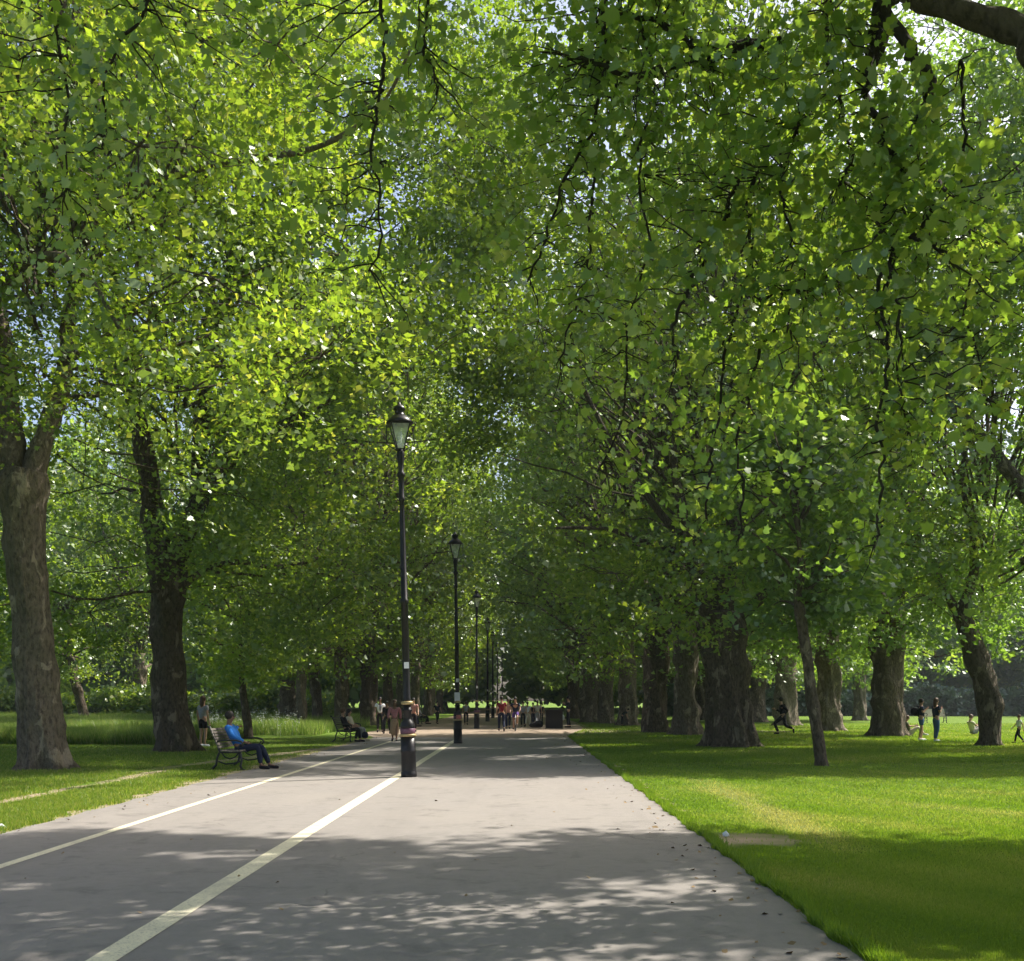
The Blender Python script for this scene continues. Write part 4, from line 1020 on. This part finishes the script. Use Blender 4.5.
def pose(kind, ph=0.0):
    """joints, figure faces +x, 1.72 m tall; y>0 is its left"""
    J = dict(pel=V3(0, 0, .93), wai=V3(0, 0, 1.05), che=V3(.01, 0, 1.25), nek=V3(0, 0, 1.44), hd=V3(.015, 0, 1.52), hd2=V3(.02, 0, 1.60), hd3=V3(.01, 0, 1.67))
    for s, n_ in ((1, 'l'), (-1, 'r')):
        J['sh' + n_] = V3(0, s * .18, 1.38); J['el' + n_] = V3(-.03, s * .23, 1.11); J['wr' + n_] = V3(.03, s * .24, .87)
        J['hi' + n_] = V3(0, s * .09, .90); J['kn' + n_] = V3(.02, s * .10, .49); J['an' + n_] = V3(-.02, s * .10, .085); J['to' + n_] = V3(.15, s * .11, .035)
    def leg(n_, k, a, toe=None):
        s = 1 if n_ == 'l' else -1
        J['kn' + n_] = V3(k[0], s * .10 if len(k) < 3 else k[2], k[1]); J['an' + n_] = V3(a[0], s * .10 if len(a) < 3 else a[2], a[1])
        J['to' + n_] = V3(*( (a[0] + .17, s * .11, max(.035, a[1] - .05)) if toe is None else (toe[0], s * .11, toe[1])))
    if kind == 'walk':
        f, b_ = ('l', 'r') if ph < .5 else ('r', 'l')
        leg(f, (.20, .52), (.27, .10), (.43, .07)); leg(b_, (-.02, .50), (-.30, .16), (-.19, .04))
        J['el' + b_] = V3(.10, J['el' + b_].y, 1.13); J['wr' + b_] = V3(.26, J['wr' + b_].y, .95)
        J['el' + f] = V3(-.13, J['el' + f].y, 1.14); J['wr' + f] = V3(-.16, J['wr' + f].y, .90)
    elif kind == 'run':
        leg('l', (.34, .62), (.18, .24), (.33, .20)); leg('r', (-.10, .52), (-.42, .40), (-.42, .25))
        J['elr'] = V3(.12, -.25, 1.12); J['wrr'] = V3(.34, -.20, 1.20); J['ell'] = V3(-.22, .25, 1.15); J['wrl'] = V3(-.08, .28, 1.00)
        for k in ('che', 'nek', 'hd', 'hd2', 'hd3'): J[k].x += .08
    elif kind == 'phone':
        for s, n_ in ((1, 'l'), (-1, 'r')): J['el' + n_] = V3(.04, s * .20, 1.13); J['wr' + n_] = V3(.20, s * .07, 1.28)
        leg('l', (.06, .49), (.02, .085)); leg('r', (0, .49), (-.10, .085))
    elif kind in ('sit', 'lounge'):
        dz = -.44
        for k in J: 
            if k[:2] not in ('kn', 'an', 'to'): J[k].z += dz
        back = -.16 if kind == 'sit' else -.24
        J['wai'].x += back * .3; J['che'].x += back * .8; J['nek'].x += back * 1.1
        for k in ('hd', 'hd2', 'hd3'): J[k].x += back * 1.0
        for n_ in 'lr':
            s = 1 if n_ == 'l' else -1
            J['sh' + n_].x += back; J['el' + n_] = V3(back * .5 + .02, s * .24, .70); J['wr' + n_] = V3(.20, s * .15, .58)
        leg('l', (.44, .50), (.48, .085)); leg('r', (.44, .49), (.36, .085))
        if kind == 'lounge':
            leg('l', (.45, .50), (.64, .085)); leg('r', (.44, .50), (.50, .085))
            J['ell'] = V3(-.30, .42, .86); J['wrl'] = V3(-.26, .66, .92); J['elr'] = V3(-.08, -.25, .72); J['wrr'] = V3(.16, -.14, .60)
    elif kind == 'ground':                       # sitting on the grass, knees up, leaning on arms
        for k in J:
            if k[:2] not in ('kn', 'an', 'to'): J[k].z -= .80
        for k, q in (('wai', -.04), ('che', -.12), ('nek', -.16), ('hd', -.12), ('hd2', -.10), ('hd3', -.12)): J[k].x += q
        for n_ in 'lr':
            s = 1 if n_ == 'l' else -1
            J['sh' + n_].x -= .14; J['el' + n_] = V3(.02, s * .25, .40); J['wr' + n_] = V3(.25, s * .17, .44)
        leg('l', (.36, .42), (.55, .085)); leg('r', (.40, .38), (.62, .085))
    elif kind == 'cycle':
        for k in J:
            if k[:2] not in ('kn', 'an', 'to'): J[k].z += .05
        for k, q in (('wai', .05), ('che', .17), ('nek', .27), ('hd', .32), ('hd2', .35), ('hd3', .34)): J[k].x += q
        for n_ in 'lr':
            s = 1 if n_ == 'l' else -1
            J['sh' + n_] = V3(.24, s * .18, 1.38); J['el' + n_] = V3(.33, s * .26, 1.16); J['wr' + n_] = V3(.54, s * .24, 1.04)
        leg('l', (.32, .72), (.22, .36), (.38, .32)); leg('r', (.16, .56), (.08, .16), (.25, .14))
    elif kind == 'bend':
        for k, q, z in (('wai', .06, 0), ('che', .26, -.08), ('nek', .42, -.14), ('hd', .50, -.16), ('hd2', .56, -.15), ('hd3', .60, -.14)): J[k].x += q; J[k].z += z
        for n_ in 'lr':
            s = 1 if n_ == 'l' else -1
            J['sh' + n_] = V3(.36, s * .18, 1.24); J['el' + n_] = V3(.42, s * .21, .96); J['wr' + n_] = V3(.50, s * .16, .74)
    return J
def person(kind, loc, rz, label, top='navy', bottom='black_c', skin='skin', hair='hair', H=1.72, ph=0.0, sleeves='short', legs='trousers', longhair=False,
           shoe='black_c', cap=None, group=None, zoff=0.0, backpack=None, vest=None):
    J = pose(kind, ph); s = H / 1.72
    r = empty('person', Vector(loc) + Vector((0, 0, zoff)), rz); r.scale = (s, s, s); tag(r, label, 'person', group)
    vs, ed, rd = [], [], []
    def add(p, rr, par=None):
        vs.append(p); rd.append(rr); i = len(vs) - 1
        if par is not None: ed.append((par, i))
        return i
    pel = add(J['pel'], (.13, .10)); wai = add(J['wai'], (.12, .09), pel); che = add(J['che'], (.145, .10), wai)
    nk = add(J['nek'], (.055, .055), che); h1 = add(J['hd'], (.06, .07), nk); h2 = add(J['hd2'], (.075, .095), h1); h3 = add(J['hd3'], (.06, .075), h2)
    add(J['hd'].lerp(J['hd2'], .7) + V3(.105, 0, -.005), .014, h2)            # nose
    for n_, sg in (('l', 1), ('r', -1)):
        sh = add(J['sh' + n_], .055, che); el = add(J['el' + n_], .040, sh)
        d = (J['wr' + n_] - J['el' + n_]).normalized(); wr = add(J['wr' + n_], .027, el)
        pm = add(J['wr' + n_] + d * .06, (.036, .020), wr)
        side = d.cross(V3(1, 0, 0) if abs(d.x) < .8 else V3(0, 0, 1)).normalized(); side = side if abs(side.length) > .1 else V3(0, 1, 0)
        nrm = d.cross(side).normalized()
        for q, L in ((-1.4, .055), (-.5, .068), (.5, .072), (1.4, .062)):
            k1_ = add(J['wr' + n_] + d * (.10) + nrm * q * .019, .0095, pm); k2_ = add(vs[k1_] + d * L * .5 + side * .012, .0085, k1_); add(vs[k2_] + d * L * .3 + side * .028, .007, k2_)
        t1 = add(J['wr' + n_] + d * .045 + nrm * (-.045) + side * .01, .011, pm); add(vs[t1] + d * .035 + nrm * (-.008) + side * .015, .009, t1)
        hp = add(J['hi' + n_], .085, pel); kn = add(J['kn' + n_], .055, hp); cf = add(J['kn' + n_].lerp(J['an' + n_], .35), .050, kn)
        an = add(J['an' + n_], .035, cf); add(J['to' + n_], .032, an)
    link('body', skinmesh(vs, ed, rd, 1), M[skin], r)
    ms = [J['pel'] + V3(0, 0, .0), J['wai'], J['che'], J['che'].lerp(J['nek'], .55)]
    v = list(ms); e = [(0, 1), (1, 2), (2, 3)]; q = [(.155, .125), (.145, .115), (.168, .125), (.11, .085)]
    for n_ in 'lr':
        if vest is None or True:
            v.append(J['sh' + n_]); e.append((2, len(v) - 1)); q.append(.073)
            fr = .62 if sleeves == 'short' else 1.0
            v.append(J['sh' + n_].lerp(J['el' + n_], fr)); e.append((len(v) - 2, len(v) - 1)); q.append(.060)
            if sleeves == 'long': v.append(J['el' + n_].lerp(J['wr' + n_], .9)); e.append((len(v) - 2, len(v) - 1)); q.append(.043)
    link('dress' if legs == 'dress' else 'shirt', skinmesh(v, e, q, 2), M[top], r)
    v = [J['pel'] + V3(0, 0, .04), J['pel'] + V3(0, 0, -.04)]; e = [(0, 1)]; q = [(.150, .12), (.155, .12)]
    if legs == 'dress':
        a_ = (J['knl'] + J['knr']) / 2; b_ = (J['anl'] + J['anr']) / 2
        v = [J['pel'] + V3(0, 0, .05), J['pel'].lerp(a_, .5), a_, a_.lerp(b_, .75)]; e = [(0, 1), (1, 2), (2, 3)]; q = [(.155, .13), (.19, .16), (.20, .17), (.20, .18)]
        link('skirt', skinmesh(v, e, q, 2), M[bottom], r)
    else:
        for n_ in 'lr':
            v.append(J['hi' + n_]); e.append((1, len(v) - 1)); q.append(.105)
            if legs == 'shorts':
                v.append(J['hi' + n_].lerp(J['kn' + n_], .75)); e.append((len(v) - 2, len(v) - 1)); q.append(.088)
            else:
                v.append(J['kn' + n_]); e.append((len(v) - 2, len(v) - 1)); q.append(.074)
                v.append(J['kn' + n_].lerp(J['an' + n_], .93)); e.append((len(v) - 2, len(v) - 1)); q.append(.056)
        link(legs, skinmesh(v, e, q, 2), M[bottom], r)
    for n_ in 'lr':
        a_, t_ = J['an' + n_], J['to' + n_]
        link('shoe', skinmesh([a_ + (a_ - t_) * .28 + V3(0, 0, -.045), a_ + V3(0, 0, -.03), t_ + V3(0, 0, .0), t_ + (t_ - a_).normalized() * .04 + V3(0, 0, -.005)], [(0, 1), (1, 2), (2, 3)], [.040, .048, .042, .032], 1), M[shoe], r)
    hc = J['hd2']
    hb = MB().ball(tuple(hc + V3(-.022, 0, .03)), (.105, .088, .105), 14, 9)
    if longhair:
        hb.ball(tuple(hc + V3(-.075, 0, -.10)), (.055, .09, .17), 12, 8)
    hb.build('hair', M[hair], r, True)
    for sg in (1, -1): MB().ball(tuple(hc + V3(.085, sg * .032, .0)), .012, 8, 6).build('eye', M['eye'], r, True)
    if cap:
        MB().ball(tuple(hc + V3(-.01, 0, .055)), (.115, .10, .085), 14, 8).box(tuple(hc + V3(.11, 0, .05)), (.12, .14, .012)).build('cap', M[cap], r, True)
    if vest:
        link('tie', skinmesh([J['che'] + V3(.135, 0, -.2), J['che'] + V3(.145, 0, .0), J['che'] + V3(.10, 0, .13)], [(0, 1), (1, 2)], [(.03, .05), (.03, .06), (.03, .05)], 1), M[vest], r)
    return r

# man in blue on the nearest bench
person('lounge', (-6.50, 25.55, 0), R(-4), 'man in a bright blue shirt lounging on the nearest bench, one arm along its back', 'blue', 'navy', 'skin_dark', 'hair', 1.80, sleeves='long')
# two on the second bench
person('sit', (-6.62, 42.05, 0), R(-4), 'dark haired person in a dark jacket seated at the near end of the second bench', 'black_c', 'black_c', 'skin', 'hair_brown', 1.72, sleeves='long')
person('sit', (-6.52, 42.85, 0), R(-10), 'person in pale top and light jeans seated at the far end of the second bench', 'cream', 'grey', 'skin', 'hair', 1.70, sleeves='short', longhair=True, shoe='cream')
p = G(380, 732.5); person('walk', p, R(-80), 'man in a white shirt with dark tie and black trousers walking towards the camera', 'white', 'black_c', 'skin_dark', 'hair', 1.74, ph=.2, sleeves='short', vest='navy')
p = G(387, 734); person('walk', p, R(-95), 'dark clothed person walking half hidden beside the woman in pink', 'black_c', 'black_c', 'skin_dark', 'hair', 1.55, ph=.7, sleeves='long')
p = G(394.5, 741.5); person('walk', p, R(-88), 'long haired woman in a pink top and tan skirt walking towards the camera', 'pink', 'tan', 'skin_dark', 'hair_brown', 1.62, ph=.1, sleeves='long', legs='dress', longhair=True)
p = G(413.5, 732); person('walk', p, R(-85), 'person in salmon top half hidden behind the nearest lamp post', 'salmon', 'black_c', 'skin', 'hair', 1.70, ph=.6)
person('sit', (-6.60, 66.2, 0), 0, 'dark clothed person reclining on the distant bench right of the nearest lamp post', 'black_c', 'navy', 'skin', 'hair', 1.7)
person('sit', (-6.60, 73.4, 0), 0, 'person in a white top on the farthest bench of the left row', 'white', 'black_c', 'skin', 'hair', 1.7)
p = G(501.5, 731.5); person('walk', p, R(95), 'person in a dark red T-shirt and navy trousers walking away on the path', 'red', 'navy', 'skin', 'hair', 1.80, ph=.3)
p = G(508, 729); person('walk', p, R(-85), 'person in a pale pink top just right of the one in red', 'salmon', 'navy', 'skin', 'hair_brown', 1.65, ph=.8)
# cyclist
cyc = G(515.5, 731)
person('cycle', cyc, R(-92), 'cyclist in a dark top and purple shorts riding towards the camera', 'navy', 'purple', 'skin', 'hair', 1.72, legs='shorts')
def make_bike(loc, rz, label):
    r = empty('bicycle', loc, rz); tag(r, label, 'bicycle')
    for x in (-.42, .62):
        wh = empty('wheel', (x, 0, .34)); wh.parent = r
        ring = [(.33 * math.cos(a), 0, .33 * math.sin(a)) for a in [2 * math.pi * i / 28 for i in range(29)]]
        MB().tube(ring, .02, 6, False).build('tyre', M['tyre'], wh, True)
        sp_ = MB()
        for i in range(10): a = math.pi * i / 10 * 2; sp_.tube([(0, 0, 0), (.31 * math.cos(a), 0, .31 * math.sin(a))], .003, 3)
        sp_.build('spokes', M['steel'], wh)
    f = MB(); bb, st, hd_, rw, fw = (-.0, 0, .30), (-.12, 0, .88), (.46, 0, .86), (-.42, 0, .34), (.62, 0, .34)
    for a, b_ in ((bb, st), (bb, hd_), (st, hd_), (bb, rw), (st, rw), (hd_, fw)): f.tube([a, b_], .017, 6)
    f.build('frame', M['steel'], r, True)
    MB().tube([(.46, 0, .86), (.46, 0, 1.0)], .014, 6).tube([(.56, -.27, 1.02), (.46, -.1, 1.01), (.46, .1, 1.01), (.56, .27, 1.02)], .013, 6).build('handlebar', M['tyre'], r, True)
    MB().ball((-.13, 0, .92), (.13, .07, .035)).build('saddle', M['tyre'], r, True)
    return r
make_bike(cyc + Vector((0, 0.0, 0)), R(-92), 'bicycle under the rider in purple shorts')
# far group
grp = 'people far down the avenue'
for (px, py, tp_, bt, rz_, H, lb) in ((523, 727, 'grey', 'black_c', -90, 1.7, 'person in grey far behind the cyclist'),
                                  (527.5, 726.5, 'white', 'cream', 80, 1.68, 'person in white, left of the far group'),
                                  (533, 725, 'black_c', 'navy', -80, 1.6, 'small dark figure in the middle of the far group'),
                                  (537.5, 726, 'cream', 'grey', 100, 1.75, 'person in cream, right of the far group'),
                                  (541, 724.5, 'navy', 'black_c', -90, 1.6, 'dark figure at the right end of the far group'),
                                  (437, 724, 'navy', 'black_c', -60, 1.7, 'small dark figure near the far left benches'),
                                  (466, 725, 'grey', 'black_c', 90, 1.7, 'distant figure between the second and third lamp posts')):
    person('walk', G(px, py), R(rz_), lb, tp_, bt, 'skin', 'hair', H * .9, ph=(px % 2) / 2)
p = G(568.5, 727.5); person('phone', p, R(180), 'person in black standing right of the black bin, holding something white', 'black_c', 'black_c', 'skin', 'hair', 1.82, sleeves='long')
bg_ = MB().tube([(-.0, 0, 0), (0, 0, .06), (0, 0, .26), (0, 0, .34)], [.10, .16, .15, .05], 12).tube([(-.08, 0, .30), (-.07, 0, .48), (.07, 0, .48), (.08, 0, .30)], .01, 5).build('carrier_bag', M['white'], None, True)
bg_.location = p + Vector((-.38, -.05, .42)); tag(bg_, 'white carrier bag hanging beside the person in black', 'bag')
# black bin cabinet
k = G(554, 728.5)
r = empty('litter_bin', k); tag(r, 'large square black litter bin at the end of the path', 'litter bin')
bb = MB().box((0, 0, .52), (.95, .8, .96)); bb.build('bin_body', M['black'], r)
MB().box((0, 0, 1.035), (1.05, .9, .07)).build('lid', M['iron'], r); MB().box((0, 0, .02), (1.0, .85, .04)).build('plinth', M['iron'], r)
MB().box((0, -.405, .8), (.5, .012, .16)).build('opening', M['tyre'], r)
MB().tube([(-.3, 0, 1.075), (-.15, 0, 1.16), (.15, 0, 1.16), (.3, 0, 1.075)], .02, 6).build('handle', M['iron'], r)
me = skinmesh([(-.45, 0, .16), (-.15, 0, .22), (.2, 0, .26), (.35, 0, .2)], [(0, 1), (1, 2), (2, 3)], [.12, .2, .24, .14], 2)
o = link('refuse_sack', me, M['tyre']); o.location = k + Vector((-.95, -.1, 0)); tag(o, 'black refuse sack slumped against the left side of the bin', 'sack')

# right lawn
p = G(783, 738); person('run', p, R(160), 'person in black shirt and leggings running across the right lawn', 'black_c', 'black_c', 'skin', 'hair', 1.72, sleeves='long', cap=None)
p = G(921, 740.5); person('phone', p, R(-10), 'woman in dark shorts with bare legs and a black backpack on the right lawn', 'navy', 'denim', 'skin', 'hair', 1.66, legs='shorts', shoe='white')
me = skinmesh([(0, 0, 0), (0, 0, .16), (0, 0, .34)], [(0, 1), (1, 2)], [.14, .16, .12], 2); o = link('backpack', me, M['black_c'])
o.location = p + Vector((-.26, .02, .98)); tag(o, 'black backpack worn by the woman in shorts', 'backpack')
MB().tube([(.05, .1, .38), (.20, .12, .36), (.27, .12, .10), (.05, .1, .0)], .018, 6).tube([(.05, -.1, .38), (.20, -.12, .36), (.27, -.12, .10), (.05, -.1, .0)], .018, 6).build('strap', M['black_c'], o)
p = G(936, 741.5); person('phone', p, R(15), 'long haired woman in a navy top and blue jeans standing right of the backpacker', 'navy', 'denim', 'skin', 'hair_brown', 1.68, longhair=True, shoe='white')
p = G(909.5, 736); person('ground', p, R(-20), 'person in beige sitting at the foot of the thick lawn tree', 'olive', 'cream', 'skin', 'hair_brown', 1.65, zoff=.04, shoe='white')
p = G(973, 735.5); person('ground', p, R(10), 'person in a light top sitting on the grass left of the crooked tree', 'cream', 'grey', 'skin', 'hair_brown', 1.7, zoff=.04)
p = G(1019, 743.5); person('walk', p, R(175), 'small child in a white T-shirt walking at the right edge of the lawn', 'white', 'black_c', 'skin', 'hair_brown', 1.06, ph=.3)
p = G(622, 726); person('bend', p, R(5), 'dark clothed person bending forward at the foot of a row tree', 'black_c', 'black_c', 'skin', 'hair', 1.2)
# person behind the second left trunk
p = G(203, 746.5); person('stand', p, R(60), 'person in grey top and black shorts with bare legs right of the dark forked trunk', 'grey', 'black_c', 'skin', 'hair_brown', 1.74, legs='shorts', longhair=True, shoe='white')
# small things
o = skinmesh([(0, 0, .12), (0, .05, .26), (0, .1, .38)], [(0, 1), (1, 2)], [.13, .15, .10], 2); o = link('rucksack', o, M['navy']); o.location = (-5.98, 42.4, 0); tag(o, 'dark rucksack standing on the path by the second bench', 'bag')
rl = random.Random(9)
def litter(loc, sz, label):
    mb = MB(); n_ = 9
    top = [(sz * math.cos(2 * math.pi * i / n_) * rl.uniform(.6, 1), sz * .6 * math.sin(2 * math.pi * i / n_) * rl.uniform(.6, 1), rl.uniform(.01, .05)) for i in range(n_)]
    mb.v = top + [(0, 0, .07)] + [(x_ * .9, y_ * .9, .004) for x_, y_, z_ in top]; mb.f = [(i, (i + 1) % n_, n_) for i in range(n_)] + [(i, i + n_ + 1, (i + 1) % n_ + n_ + 1, (i + 1) % n_) for i in range(n_)]
    o = mb.build('crumpled_paper', M['notice']); o.location = loc; tag(o, label, 'litter')
litter(G(726, 836.5), .05, 'crumpled white paper lying on the bare soil patch')
litter(G(1.5, 829), .09, 'crumpled white paper on the grass at the left edge of the view')
